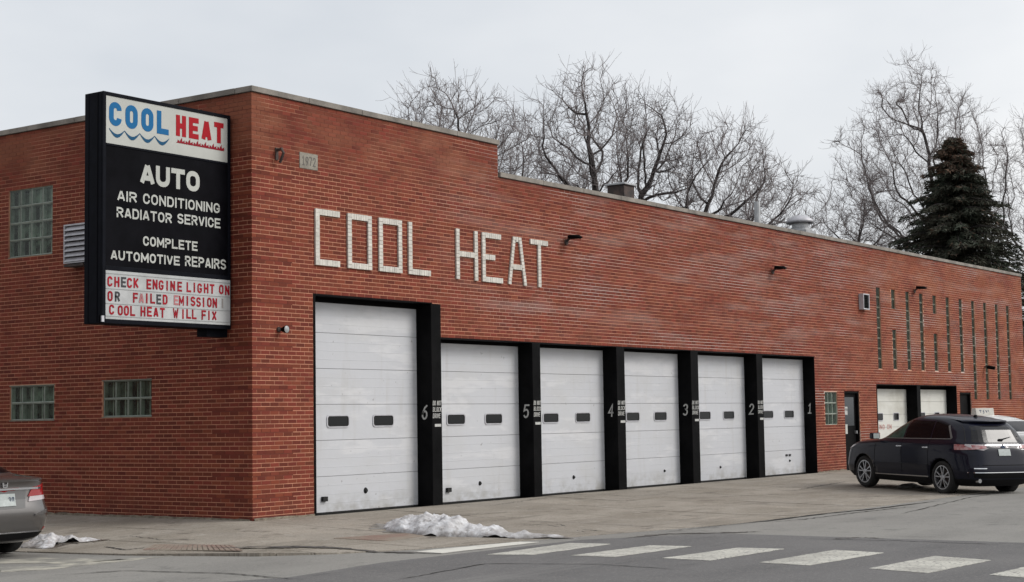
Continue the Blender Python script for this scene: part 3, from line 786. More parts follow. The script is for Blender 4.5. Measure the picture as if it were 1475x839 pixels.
mb = MB(); mb.quadbox((1.425, -.006, -.02), (1.475, YD+.06, ZH6-.012)); mb.build('door_jamb', M['black'], B)
mb = MB(); mb.quadbox((1.425, -.008, ZH6-.012), (4.60, YD+.06, ZH6+.006)); mb.quadbox((4.601, -.008, ZH5-.012), (20.82, YD+.06, ZH5+.006)); mb.quadbox((24.87, -.008, ZHR-.012), (31.21, YD+.06, ZHR+.006)); mb.build('lintel', M['black'], B)
mb = MB()   # head fascia above the doors inside the opening
mb.quadbox((1.48, YD-.02, ZH6-.10), (4.555, YD-.002, ZH6-.013)); mb.build('door_head', M['black_soft'], B)
for a, b, zz in [(a, b, ZH5) for a, b in DOORW[1:]]+[(24.9, 27.88, ZHR), (28.2, 31.15, ZHR)]:
    mb = MB(); mb.quadbox((a+.005, YD-.02, zz-.075), (b-.005, YD-.002, zz-.013)); mb.build('door_head', M['black_soft'], B)
for a_, b_ in ((27.89, 28.165), (31.19, 31.215), (24.87, 24.90)):
    mb = MB(); mb.quadbox((a_, -.010, -.1), (b_, YD+.06, ZHR-.013)); mb.build('pier', M['black'], B)
# doors for people
for x0, x1 in ((22.66, 23.68), (31.50, 32.55)):
    o = empty('entrance_door', (x0, 0, 0), 0, B); w = x1-x0; zt = 31*CO+.02
    mb = MB(); mb.quadbox((0, .03, -.02), (.06, .25, zt)); mb.quadbox((w-.06, .03, -.02), (w, .25, zt)); mb.quadbox((.061, .03, zt-.07), (w-.061, .25, zt)); mb.build('door_frame', M['black'], o)
    mb = MB(); mb.quadbox((.065, .10, -.02), (w-.065, .15, zt-.075)); mb.build('door_leaf', M['black'], o, bevel=.004)
    mb = MB(); mb.quadbox((w-.18, .04, .98), (w-.13, .10, 1.06)); mb.build('handle', M['galv'], o)
    if x0 < 30:
        m2 = mat('glass_upper', (.02, .025, .03), .1)
        mb = MB(); mb.quadbox((.2, .094, 1.2), (w-.2, .1, 1.98)); mb.build('door_window', m2, o)
        x, z = FR(1217.5, 593, .09); mb = MB(); mb.quadbox((.085, .086, 1.50), (.37, .093, 1.72)); mb.build('notice', M['white_paint'], o)
        mb = MB(); text_mb(mb, 'OPEN', .10, 1.60, .07, .065, .05, .010, lambda u, v, d: (u, .086-d, v), depth=.002); mb.build('lettering', M['mq_black'], o)
        mb = MB(); mb.quadbox((.20, .086, .98), (.34, .093, 1.24)); mb.build('notice', M['sign_white'], o)
        mb = MB(); mb.quadbox((.06, .02, .86), (.1, .03, .9)); 
# glass blocks
blk_cache = {}
def blockmesh(bw, bh, side, slit):
    key = (round(bw, 3), round(bh, 3), side, slit)
    if key in blk_cache: return blk_cache[key]
    mb = MB(); g = .006; e = .020; D = .085          # hollow block: rim at the face, light inner sides, dark back
    def P(u, v, d): return (u, d, v) if side == 0 else (d, u, v)
    o = [(g, g), (bw-g, g), (bw-g, bh-g), (g, bh-g)]; q = [(e, e), (bw-e, e), (bw-e, bh-e), (e, bh-e)]
    for k in range(4):
        j = (k+1) % 4
        mb.poly([P(*o[k], 0), P(*o[j], 0), P(*q[j], .006), P(*q[k], .006)], 0)
        mb.poly([P(*q[k], .006), P(*q[j], .006), P(*q[j], D), P(*q[k], D)], 1)
        mb.poly([P(*o[k], 0), P(*o[j], 0), P(*o[j], D), P(*o[k], D)], 0)
    mb.poly([P(*c, D) for c in q], 2)
    # faint moulded rib in the glass
    mb.poly([P(bw*.46, e, D-.002), P(bw*.54, e, D-.002), P(bw*.54, bh-e, D-.002), P(bw*.46, bh-e, D-.002)], 1)
    # front pane
    mb.poly([P(*c, .004) for c in q], 3)
    me = mb.mesh('glass_block', [M['block_wall'] if not slit else M['slit_side'], M['block_side'] if not slit else M['slit_side'], M['block_back'] if not slit else M['slit_back'], M['pane']], fixn=False)
    blk_cache[key] = me; return me
def pane_mat():
    m = bpy.data.materials.new('block_pane'); m.use_nodes = True; N = m.node_tree.nodes; L = m.node_tree.links; N.clear()
    o = N.new('ShaderNodeOutputMaterial'); tr = N.new('ShaderNodeBsdfTransparent'); gl = N.new('ShaderNodeBsdfGlossy'); mx = N.new('ShaderNodeMixShader')
    tr.inputs[0].default_value = (.80, .86, .80, 1); gl.inputs[0].default_value = (.8, .85, .8, 1); gl.inputs['Roughness'].default_value = .18
    mx.inputs[0].default_value = .05; L.new(tr.outputs[0], mx.inputs[1]); L.new(gl.outputs[0], mx.inputs[2]); L.new(mx.outputs[0], o.inputs[0]); return m
M['pane'] = pane_mat()
def block_window(u0, z0, nu, nv, bw, bh, side, slit=False):
    loc = (u0, .028, z0) if side == 0 else (.028, u0, z0)
    o = empty('glass_block_window' if not slit else 'slit_window', loc, 0, B)
    me = blockmesh(bw, bh, side, slit)
    for i in range(nu):
        for j in range(nv):
            link('glass_block', me, o, loc=(i*bw, random.uniform(-.002, .002), j*bh) if side == 0 else (random.uniform(-.002, .002), i*bw, j*bh))
    mb = MB(); W_, H_ = nu*bw, nv*bh
    if side == 0: mb.quadbox((-.005, .012, -.005), (W_+.005, .11, .0)); mb.quadbox((-.005, .012, H_), (W_+.005, .11, H_+.005))
    # mortar grid just behind the block faces
    a = .004
    for i in range(nu+1):
        c = i*bw; 
        mb.quadbox(*( ((c-.008, .004, 0), (c+.008, .02, H_)) if side == 0 else ((.004, c-.008, 0), (.02, c+.008, H_)) ))
    for j in range(nv+1):
        c = j*bh
        mb.quadbox(*( ((0, .003, c-.009), (W_, .02, c+.009)) if side == 0 else ((.003, 0, c-.009), (.02, W_, c+.009)) ))
    mb.build('mortar_grid', M['block_mortar'], o)
block_window(4.88, 4.577, 4, 4, .305, .305, 1)
block_window(4.80, 1.645, 4, 2, .305, .305, 1)
block_window(2.32, 1.675, 4, 2, .305, .305, 1)
block_window(21.40, 1.24, 3, 3, .2667, .2917, 0)
for x, zt, n in slits: block_window(x-.148, zt-n*BK, 1, n, .296, BK, 0, True)
# shade boxes behind the openings so nothing shows through
mb = MB()
for h in SH: mb.quadbox((.13, h[0]-.02, h[2]-.02), (.14, h[1]+.02, h[3]+.02))
for h in FH[5:6]: mb.quadbox((h[0]-.02, .13, h[2]-.02), (h[1]+.02, .14, h[3]+.02))
mb.build('inner_wall', M['black_soft'], B)
# sills of light mortar on the low windows
mb = MB()
for h in SH[1:]: mb.quadbox((-.006, h[0]-.01, h[3]-.002), (.02, h[1]+.01, h[3]+.012)); mb.quadbox((-.006, h[0]-.01, h[2]-.014), (.02, h[1]+.01, h[2]))
mb.quadbox((-.006, SH[0][0], SH[0][2]-.014), (.02, SH[0][1], SH[0][2]))
mb.build('sill', M['block_mortar'], B)

# ------------------------------------------------------------------ projecting sign
YS = .432; XL, XR = -2.665, -.05; ZB, ZT = 3.03, 6.48
SG = tag(empty('projecting_sign', (0, YS, ZB)), 'tall black projecting shop sign with white header and letter board beside the corner', 'sign')
def sp(u, v, d): return (u, -d, v-ZB)
mb = MB(); mb.quadbox((XL, .02, 0), (XR, .40, ZT-ZB)); mb.build('cabinet', M['sign_metal'], SG, bevel=.01)
mb = MB()
fr = .058
mb.quadbox((XL, -.012, 0), (XL+fr, .019, ZT-ZB)); mb.quadbox((XR-fr, -.012, 0), (XR, .019, ZT-ZB)); 
for za, zb in ((0, .065), (.785, .855), (5.675-ZB, 5.71-ZB), (6.425-ZB, ZT-ZB)): mb.quadbox((XL+fr+.001, -.011, za), (XR-fr-.001, .019, zb))
mb.build('frame', M['sign_metal'], SG, bevel=.005)
mb = MB(); mb.quadbox((XL-.006, .10, .02), (XL, .115, ZT-ZB-.02)); mb.quadbox((XL-.004, .30, .02), (XL, .31, ZT-ZB-.02)); mb.quadbox((XL-.012, .04, .02), (XL+.001, .06, .12)); mb.build('trim_strip', M['sign_black'], SG)
mb = MB(); mb.quadbox((XL+fr+.002, .0, 5.711-ZB), (XR-fr-.002, .018, 6.424-ZB)); mb.build('header_panel', M['sign_white'], SG)
mb = MB(); mb.quadbox((XL+fr+.002, .0, .856), (XR-fr-.002, .018, 5.674-ZB)); mb.build('message_panel', M['sign_black'], SG)
mb = MB(); mb.quadbox((XL+fr+.002, -.0138, .066), (XR-.018, .018, .784)); mb.build('letter_board', M['marquee'], SG)
mb = MB()
for z in (.735, .51, .29, .105): mb.quadbox((XL+fr+.004, -.0195, z), (XR-.020, -.014, z+.010))
mb.build('letter_rail', M['rail'], SG)
mb = MB(); mb.quadbox((-.45, .12, -.12), (.0, .34, 0)); mb.quadbox((-.05, .10, .02), (.01, .36, 3.3)); mb.build('wall_bracket', M['sign_metal'], SG)
mb = MB(); mb.quadbox((XL-.014, -.02, .02), (XL+.03, .0, .11)); mb.build('clip', M['alu'], SG)
# printing: positions read off the panel plane
def lx(px, py): return FR(px, py, YS-.01)
def word(txt, x0, x1, z0, z1, t, mt, r=None, name='lettering', gap=.22, space=None, slantv=0.):
    h = z1-z0; n = sum(1 for c in txt if c != ' ')
    lo_, hi_ = .01, 1.
    for _ in range(40):
        w = (lo_+hi_)/2
        if text_width(txt, w*(1+gap), w, t, space) > x1-x0: hi_ = w
        else: lo_ = w
    mb = MB(); text_mb(mb, txt, x0, z0, h, w*(1+gap), w, t, sp, r=r if r is not None else w*.42, depth=.004, space=space)
    return mb.build(name, mt, SG)
word('COOL', -2.545, -1.365, 5.985, 6.345, .088, M['sign_blue'], r=.11, gap=.30)
word('HEAT', -1.215, -.195, 6.00, 6.335, .082, M['sign_red'], gap=.30)
mb = MB()    # wave under COOL: four scallops
x0w, x1w = -2.545, -1.355; n = 4
for k in range(n):
    a = x0w+(x1w-x0w)*k/n; b = x0w+(x1w-x0w)*(k+1)/n; m_ = 9; up = []; dn = []
    for i in range(m_+1):
        u = i/m_; x = a+(b-a)*u; s = math.sin(PI*u); z = 5.94-.075*s
        th = .012+.042*s
        up.append((x, z+.0)); dn.append((x, z-th))
    row = [[sp(*p, .004) for p in up], [sp(*p, .004) for p in dn]]
    mb.grid(row); mb.grid([[sp(*p, .004) for p in dn], [sp(*p, 0) for p in dn]])
mb.build('wave', M['sign_navy'], SG)
mb = MB()    # flames under HEAT
fx0, fx1 = -1.215, -.185
mb.poly([sp(fx0, 5.895, .004), sp(fx1, 5.885, .004), sp(fx1-.02, 5.905, .004), sp(fx0+.03, 5.915, .004)])
for k in range(6):
    c = fx0+.11+k*(fx1-fx0-.18)/5; 
    for dx, hh, ln in ((-.055, .045, -.02), (0, .085, .018), (.05, .05, .03)):
        mb.poly([sp(c+dx-.030, 5.902, .0045+.0004*(dx > 0)), sp(c+dx+.028, 5.902, .0045+.0004*(dx > 0)), sp(c+dx+.014, 5.902+hh*.6, .0045+.0004*(dx > 0)), sp(c+dx+ln, 5.902+hh, .0045+.0004*(dx > 0)), sp(c+dx-.022, 5.902+hh*.5, .0045+.0004*(dx > 0))])
mb.build('flames', M['flame'], SG)
def zrow(px, ya, yb): return lx(px, ya)[1], lx(px, yb)[1]
WL = M['sign_white']
def wordpx(txt, pxa, pxb, ya, yb, t, mt, **k):        # ya,yb = top/bottom at the left end
    xa = lx(pxa, yb)[0]; xb = lx(pxb, yb)[0]; zt_ = lx(pxa, ya)[1]; zb_ = lx(pxa, yb)[1]; return word(txt, xa, xb, zb_, zt_, t, mt, **k)
wordpx('AUTO', 202.5, 288, 235.0, 265.0, .078, WL, r=.09, gap=.10)
wordpx('AIR', 169.5, 197.5, 274.0, 289.0, .0285, WL, r=.05, gap=.20)
wordpx('CONDITIONING', 206.5, 317, 278.5, 293.5, .0285, WL, r=.05, gap=.20)
wordpx('RADIATOR', 168.5, 248, 298.0, 313.0, .0285, WL, r=.05, gap=.18)
wordpx('SERVICE', 256, 318, 307.5, 322, .0285, WL, r=.05, gap=.18)
wordpx('COMPLETE', 206.5, 285, 340.0, 354.0, .0285, WL, r=.05, gap=.18)
wordpx('AUTOMOTIVE', 160, 259.5, 360.0, 374.0, .0285, WL, r=.05, gap=.18)
wordpx('REPAIRS', 267, 326, 368.5, 383.5, .0285, WL, r=.05, gap=.18)
rows = [('C218 H282 E345k C400 K460 E580 N637 G693 I758 N800 E865 L950 I1010 G1050 H1110 T1165 O1250 N1305', .548, .70),
        ('O220 R288k F455 A510p I570 L615 E672k D730 E832p M880 I945 S988 S1040 I1095 O1140 N1190 !1270g', .330, .482),
        ('C235 O315 O372 L430 H525 E585 A645 T705 W825 I905 L948 L1000 F1088 I1145 X1185', .130, .280)]
for s, z0, z1 in rows:
    for tok in s.split():
        ch = tok[0]; k = tok[-1] if tok[-1] in 'kpg' else ''; px = 120+float(tok[1:].rstrip('kpg'))/6.413
        x = FR(px-.4, 420, YS)[0]; mb = MB(); w = .096 if ch not in 'MW' else .082; h = z1-z0
        xo = x if ch not in 'I!' else x+.012
        text_mb(mb, ch, xo, ZB+z0+random.uniform(-.004, .004), h, .1, w, .029 if ch not in 'MW' else .020, lambda u, v, d: sp(u, v, d+.0148), r=.035, depth=.004)
        mb.build('board_letter', {'k': M['mq_black'], 'p': M['mq_pink'], 'g': M['mq_grey'], '': M['mq_red']}[k], SG)

# ------------------------------------------------------------------ fittings on the walls and roof
def wall_lamp(px, py, label):
    x, z = FR(px, py)
    o = tag(empty('wall_lamp', (x-.18, 0, z-.05)), label, 'lamp', 'arm lamps high on the front wall')
    mb = MB(); mb.lathe([(0, -.03), (.055, -.03), (.06, .0)], 10, 'y'); mb.build('wall_plate', M['rust'], o)
    mb = MB(); mb.tube([(0, -.02, .02), (0, -.08, .07), (.0, -.16, .10)], .026, 6); mb.build('arm', M['rust'], o)
    mb = MB()
    P = []
    for i in range(9):
        u = i/8; yy = -.08-.32*u; rx = .12*math.sin(PI*min(.97, .12+u*.86))**.7; row = []
        for k in range(12):
            a = 2*PI*k/12; row.append((rx*math.cos(a), yy, .10+.055*math.sin(a)*(1 if math.sin(a) > 0 else .5)*min(1, 4*(1-u)+.2)-.03*u))
        P.append(row)
    mb.grid(P, wrap=True); mb.poly(P[0]); mb.poly(P[-1]); mb.build('lamp_head', M['black'], o, smooth=True)
    mb = MB(); mb.prism([(-.06, -.16), (.06, -.16), (.05, -.34), (-.05, -.34)], .05, .07); mb.build('lens', M['darkglass'], o)
wall_lamp(822, 347, 'dark arm lamp on the wall just right of the white brick letters')
wall_lamp(1117, 390, 'dark arm lamp on the wall above the two rightmost numbered doors')
wall_lamp(1320, 418, 'dark arm lamp on the wall above the slit windows of glass block')
x, z = FR(398, 222); o = tag(empty('wall_bracket', (x, 0, z)), 'small dark iron bracket on the brick left of the date stone', 'bracket')
mb = MB(); mb.quadbox((-.03, -.02, -.10), (.03, 0, .10)); mb.build('plate', M['rust'], o)
mb = MB(); mb.tube([(0, -.01, .06), (.0, -.12, .07), (.0, -.16, .0), (.0, -.11, -.10), (0, -.08, -.15)], .026, 6); mb.build('hook', M['rust'], o)
x, z = FR(401, 475); o = tag(empty('spotlight', (x, 0, z)), 'small round spotlight on the brick pier beside the tallest door', 'spotlight')
mb = MB(); mb.lathe([(0, -.04), (.05, -.04), (.055, 0)], 10, 'y'); mb.build('base', M['rust'], o)
mb = MB(); mb.tube([(0, -.02, -.01), (.03, -.07, -.01), (.05, -.09, .0)], .018, 6); mb.build('knuckle', M['rust'], o)
mb = MB(); mb.lathe([(0, .06), (.035, .06), (.065, -.02), (.075, -.09)], 14, 'y', (.05, -.10, .0)); mb.build('housing', M['black'], o, smooth=True)
o.scale = (.8, .8, .8)
mb = MB(); mb.lathe([(0, -.103), (.04, -.10), (.072, -.085)], 14, 'y', (.05, -.10, .0)); mb.build('lens', M['rail'], o, smooth=True)
x, z = FR(1418, 529); o = tag(empty('security_camera', (x, 0, z)), 'small dark security camera between the rightmost slit windows', 'camera')
mb = MB(); mb.quadbox((-.03, -.08, -.02), (.03, 0, .02)); mb.build('arm', M['rust'], o)
mb = MB(); mb.tube([(-.0, -.10, .0), (.02, -.34, -.05)], .06, 8); mb.build('housing', M['black'], o)
# louvred fan hood on the side wall
y1, zt = SI(91, 326, -.20); o = tag(empty('louvred_vent', (0, y1-.585, zt-.66)), 'white louvred fan hood on the side wall half hidden by the sign', 'vent')
mb = MB(); mb.quadbox((-.19, 0, .0), (0, .025, .68)); mb.quadbox((-.19, .56, .0), (0, .585, .68)); mb.quadbox((-.19, .026, .655), (0, .559, .68)); mb.quadbox((-.19, .026, 0), (0, .559, .02)); mb.build('hood', M['alu'], o)
mb = MB(); mb.quadbox((-.10, .026, .021), (-.09, .559, .654)); mb.build('back', M['black_soft'], o)
for k in range(7):
    z = .03+k*.09; mb = MB(); mb.prism([(-.205, z), (-.192, z-.006), (-.13, z+.072), (-.138, z+.078)], .03, .556, 'y'); mb.build('louvre', M['alu'], o)
# note: prism 'y' lists (x, z)
mb = MB(); mb.quadbox((-.22, .03, -.06), (0, .54, -.02)); mb.build('bracket', M['rust'], o)
# boxed unit right
x, z = FR(1237.5, 446); o = tag(empty('air_conditioner', (x, 0, z)), 'grey window air conditioner on the brick left of the slit windows', 'air conditioner')
aw, ad_, ah = .42, .14, .44
mb = MB(); mb.quadbox((0, -ad_, 0), (.03, 0, ah)); mb.quadbox((aw-.03, -ad_, 0), (aw, 0, ah)); mb.quadbox((.031, -ad_, 0), (aw-.031, 0, .03)); mb.quadbox((.031, -ad_, ah-.03), (aw-.031, 0, ah)); mb.build('casing', M['alu'], o)
mb = MB(); mb.quadbox((.03, -ad_+.04, .03), (aw-.03, -ad_+.06, ah-.03)); mb.build('coil', M['black_soft'], o)
mb = MB()
for k in range(8): mb.quadbox((.031, -ad_+.015, .06+k*.044), (aw-.031, -ad_+.035, .066+k*.044))
mb.build('grille', M['rubber'], o)
# roof items
vx, vz = FR(894, 264, 2.2); vh = vz-5.86
o = tag(empty('roof_vent', (vx, 2.2, 5.86)), 'rusty box vent on the roof behind the parapet below the tall bare tree', 'roof vent')
mb = MB(); mb.quadbox((-.24, -.24, 0), (.24, .24, vh-.08)); mb.build('duct', M['rust'], o, bevel=.01)
mb = MB(); mb.quadbox((-.29, -.29, vh-.079), (.29, .29, vh-.03)); mb.build('cap', M['galv'], o, bevel=.01)
o = tag(empty('chimney_pipe', (0, 0, 0)), 'pale grey pipe standing above the parapet left of the mushroom vent', 'pipe')
px_, pz_ = FR(1090.5, 291, 1.4)
mb = MB(); mb.lathe([(.085, 0), (.085, pz_-5.86), (.0, pz_-5.86)], 12, 'z'); mb.build('flue', M['galv'], o, smooth=False)
o.location = (px_, 1.4, 5.86)
mx_, mz_ = FR(1152, 310, 1.8)
o2 = tag(empty('mushroom_vent', (mx_, 1.8, mz_-.89)), 'round metal mushroom fan vent on the roof above the far doors', 'roof vent')
mb = MB(); mb.lathe([(.30, -.6), (.30, .50), (.24, .52), (.24, .68)], 20, 'z'); mb.build('collar', M['galv'], o2)
mb = MB(); mb.lathe([(.36, .68), (.40, .64), (.37, .74), (.22, .85), (.0, .89)], 24, 'z'); mb.build('cap', M['alu'], o2, smooth=True)
mb = MB(); mb.quadbox((-.34, -.34, 0), (.34, .34, .42)); mb.build('curb', M['galv'], o2)

# ------------------------------------------------------------------ cars
def paint(name, col, rough=.25, metal=.4, coat=1., flake=None):
    m = mat(name, col, rough, metal, coat=coat, var=.12, vscale=1.5, spec=.5 if metal else .15); return m
M['chrome'] = mat('chrome', (.62, .63, .65), .14, metal=1.)
M['rearglass'] = mat('rear_glass', (.006, .006, .007), .14, spec=.38)
M['trim'] = mat('satin_trim', (.12, .115, .11), .4, spec=.3)
M['rim'] = mat('alloy_rim', (.42, .43, .45), .3, metal=.85, var=.2)
M['plastic'] = mat('black_plastic', (.007, .007, .008), .6, var=.2, spec=.12)
M['carglass'] = mat('car_glass', (.004, .004, .005), .08, spec=.10)
M['carglass_green'] = mat('car_glass_lit', (.050, .105, .082), .10, spec=.12, col2=(.012, .02, .018), vscale=2.2)  # brighter green copy of the car glass, light through the pane painted in
M['lamp_red'] = mat('tail_lamp_red', (.24, .004, .007), .15, coat=.25)
M['lamp_clear'] = mat('tail_lamp_clear', (.42, .38, .39), .2, coat=.5)
M['lamp_pink'] = mat('tail_lamp_mixed', (.40, .27, .27), .2, coat=.5, col2=(.26, .03, .035), vscale=9)
M['plate'] = mat('number_plate', (.42, .46, .45), .5, var=.2, vscale=20)
M['plate_ink'] = mat('plate_ink', (.05, .07, .12), .5)
class Car:
    def __init__(s, lv, paint_m, label, cat, loc, heading, name, pitch=0., roll=0., group=None, arches=(), ar=.38, cladz=None):
        s.lv = np.array(lv, float); s.o = tag(empty(name, loc), label, cat, group)
        s.o.rotation_euler = (Matrix.Rotation(heading, 3, 'Z') @ Matrix.Rotation(pitch, 3, 'Y') @ Matrix.Rotation(roll, 3, 'X')).to_euler()
        mb = MB(); zs_ = []
        for a, b in zip(s.lv[:-1, 0], s.lv[1:, 0]):
            k = max(1, int((b-a)/.035)); zs_ += [a+(b-a)*i/k for i in range(k)]
        zs_.append(s.lv[-1, 0]); NT = 192
        P = [[s.pt(2*PI*k/NT, z) for k in range(NT)] for z in zs_]
        mb.grid(P, wrap=True); n = len(mb.v)
        mb.poly(P[0][::-1]); mb.poly(P[-1])
        mb.m = [0]*len(mb.f)
        if cladz:
            mb.m = [1 if np.mean([mb.v[i][2] for i in f]) < cladz else 0 for f in mb.f]
        body = mb.mesh('body', [paint_m, M['plastic']], smooth=True, fixn=True)
        bm = bmesh.new(); bm.from_mesh(body); bmesh.ops.remove_doubles(bm, verts=bm.verts, dist=1e-5); bm.to_mesh(body); bm.free()
        bo = link('body', body, s.o)
        for ax_ in arches:
            for sd_ in (-1, 1):
                c = MB(); c.lathe([(0, -.30), (ar, -.30), (ar, .30), (0, .30)], 32, 'y', (ax_, sd_*.93, ar-.04)); me = c.mesh('cut', [M['plastic']], fixn=True)
                b2 = bmesh.new(); b2.from_mesh(me); bmesh.ops.remove_doubles(b2, verts=b2.verts, dist=1e-5); bmesh.ops.recalc_face_normals(b2, faces=b2.faces); b2.to_mesh(me); b2.free()
                co = bpy.data.objects.new('cut', me); COL.objects.link(co)
                md = bo.modifiers.new('b', 'BOOLEAN'); md.operation = 'DIFFERENCE'; md.object = co; md.solver = 'EXACT'
                try: md.material_mode = 'TRANSFER'
                except Exception: pass
                co.parent = s.o
                bpy.context.view_layer.update()
                dg = bpy.context.evaluated_depsgraph_get(); me2 = bpy.data.meshes.new_from_object(bo.evaluated_get(dg)); bo.modifiers.clear(); bo.data = me2; me2.name = 'body'
                bpy.data.objects.remove(co)
        s.body = bo
    def par(s, z):
        l = s.lv; return [np.interp(z, l[:, 0], l[:, i]) for i in range(1, 5)]   # xf, xr, w, n
    def pt(s, t, z, off=0.):
        xf, xr, w, n = s.par(z); a = (xf-xr)/2+off; c, q = math.cos(t), math.sin(t)
        return (xf/2+xr/2+a*math.copysign(abs(c)**(2/n), c), (w+off)*math.copysign(abs(q)**(2/n), q), z)
    def side(s, x, z, sd, off=.004):
        xf, xr, w, n = s.par(z); a = (xf-xr)/2; u = min(1, abs((x-(xf+xr)/2)/a)); return (x, sd*(w*(1-u**n)**(1/n)+off), z)
    def end(s, y, z, sd, off=.004):
        xf, xr, w, n = s.par(z); a = (xf-xr)/2; u = min(1, abs(y/w)); return ((xf+xr)/2+sd*(a*(1-u**n)**(1/n)+off), y, z)
    def patch(s, name, quad, mt, mode, sd, off=.005, nu=10, nv=6, parent=None, th=.02, smooth=True):
        """quad BL,BR,TR,TL in (x,z) for the side or (y,z) for an end, laid on the body and given thickness"""
        f = s.side if mode == 's' else s.end; q = [np.array(p, float) for p in quad]
        def B(u, v): return (q[0]*(1-u)+q[1]*u)*(1-v)+(q[3]*(1-u)+q[2]*u)*v
        P = [[f(*B(i/nu, j/nv), sd, off) for i in range(nu+1)] for j in range(nv+1)]
        Qb = [[f(*B(i/nu, j/nv), sd, off-th) for i in range(nu+1)] for j in range(nv+1)]
        mb = MB()
        e1 = np.array(P[0][1])-np.array(P[0][0]); e2 = np.array(P[1][0])-np.array(P[0][0]); nn = np.cross(e1, e2); ow = np.array([0, sd, 0]) if mode == 's' else np.array([sd, 0, .001])
        fl = nn@ow < 0
        mb.grid(P, flip=fl)
        rim = lambda G: G[0]+[r[-1] for r in G[1:]]+G[-1][::-1][1:]+[r[0] for r in G[::-1][1:-1]]
        a, b = rim(P), rim(Qb); mb.grid([a+[a[0]], b+[b[0]]], flip=not fl)
        return mb.build(name, mt, parent or s.o, smooth=False, fixn=False)
    def wheel(s, x, y, R, rr, spokes=5, w=.23, double=True):
        sd_ = 1 if y > 0 else -1
        o = empty('wheel', (x, y, R), 0, s.o)
        mb = MB(); mb.lathe([(rr, -w/2+.01), (R-.03, -w/2), (R-.006, -w/2+.025), (R, -w/2+.05), (R, w/2-.05), (R-.006, w/2-.025), (R-.03, w/2), (rr, w/2-.01), (rr-.01, 0), (rr, -w/2+.01)], 40, 'y'); mb.build('tyre', M['rubber'], o, smooth=True)
        mb = MB(); yo = sd_*(w/2-.012)
        mb.lathe([(rr+.008, yo), (rr-.022, yo), (rr-.03, yo-sd_*.10)], 36, 'y')
        for k in range(spokes):
            for dd in ((-.17, .17) if double else (0,)):
                a = 2*PI*k/spokes+.3; a1 = a+dd*.55; a2 = a+dd*1.35
                p = [(.045, a1-.25), (rr-.015, a2-.055), (rr-.015, a2+.055), (.045, a1+.25)]
                pts = [(r*math.cos(t), r*math.sin(t)) for r, t in p]
                mb.prism(pts, yo-sd_*.035, yo-sd_*(.006+.002*(dd > 0)), 'y')
        mb.lathe([(0, yo-sd_*.002), (.05, yo-sd_*.003), (.065, yo-sd_*.03)], 16, 'y'); mb.build('rim', M['rim'], o, fixn=True)
        mb = MB(); mb.lathe([(0, yo-sd_*.075), (.17, yo-sd_*.075), (.17, yo-sd_*.09), (0, yo-sd_*.09)], 24, 'y'); mb.build('brake_disc', M['rust'], o)
        mb = MB(); mb.lathe([(0, yo-sd_*.11), (rr-.005, yo-sd_*.11)], 24, 'y'); mb.build('wheel_well', M['black_soft'], o)
        return o

# --- dark blue suv -------------------------------------------------
suv_lv = [(.20, 2.15, -2.10, .80, 5), (.24, 2.26, -2.22, .88, 6), (.36, 2.36, -2.35, .925, 7), (.50, 2.39, -2.40, .945, 7), (.62, 2.385, -2.39, .955, 6.5), (.78, 2.36, -2.35, .962, 6), (.90, 2.30, -2.32, .958, 6),
          (.98, 2.22, -2.30, .952, 5.2), (1.03, 2.08, -2.28, .945, 5.0), (1.07, 1.80, -2.26, .935, 5), (1.10, 1.45, -2.24, .922, 5), (1.13, 1.14, -2.22, .905, 5), (1.18, 1.00, -2.18, .875, 5), (1.40, .62, -2.06, .775, 4.6), (1.52, .38, -1.92, .715, 4.2), (1.60, .20, -1.72, .665, 3.8),
          (1.65, .05, -1.50, .61, 3.4), (1.69, -.08, -1.22, .50, 3), (1.715, -.22, -.92, .30, 2.6), (1.722, -.35, -.7, .12, 2.4)]
P_SUV = paint('paint_midnight_blue', (.0015, .0025, .011), .35, 0., coat=.30)
hd = rad(58.5)
lr = np.array([14.32, -5.90]); fw = np.array([math.cos(hd), math.sin(hd)]); lf = np.array([-math.sin(hd), math.cos(hd)])
cen = lr+fw*1.39-lf*.80
S = Car(suv_lv, P_SUV, 'dark blue SUV parked nose towards the shop front at the right', 'suv', (cen[0], cen[1], gz(cen[0], cen[1])+.006), hd, 'parked_car', pitch=-.024, roll=.012, arches=(1.45, -1.39), ar=.41, cladz=.34)
S.o.scale = (.96, .96, .96)
for x in (1.45, -1.39):
    for y in (.815, -.815): S.wheel(x, y, .365, .262)
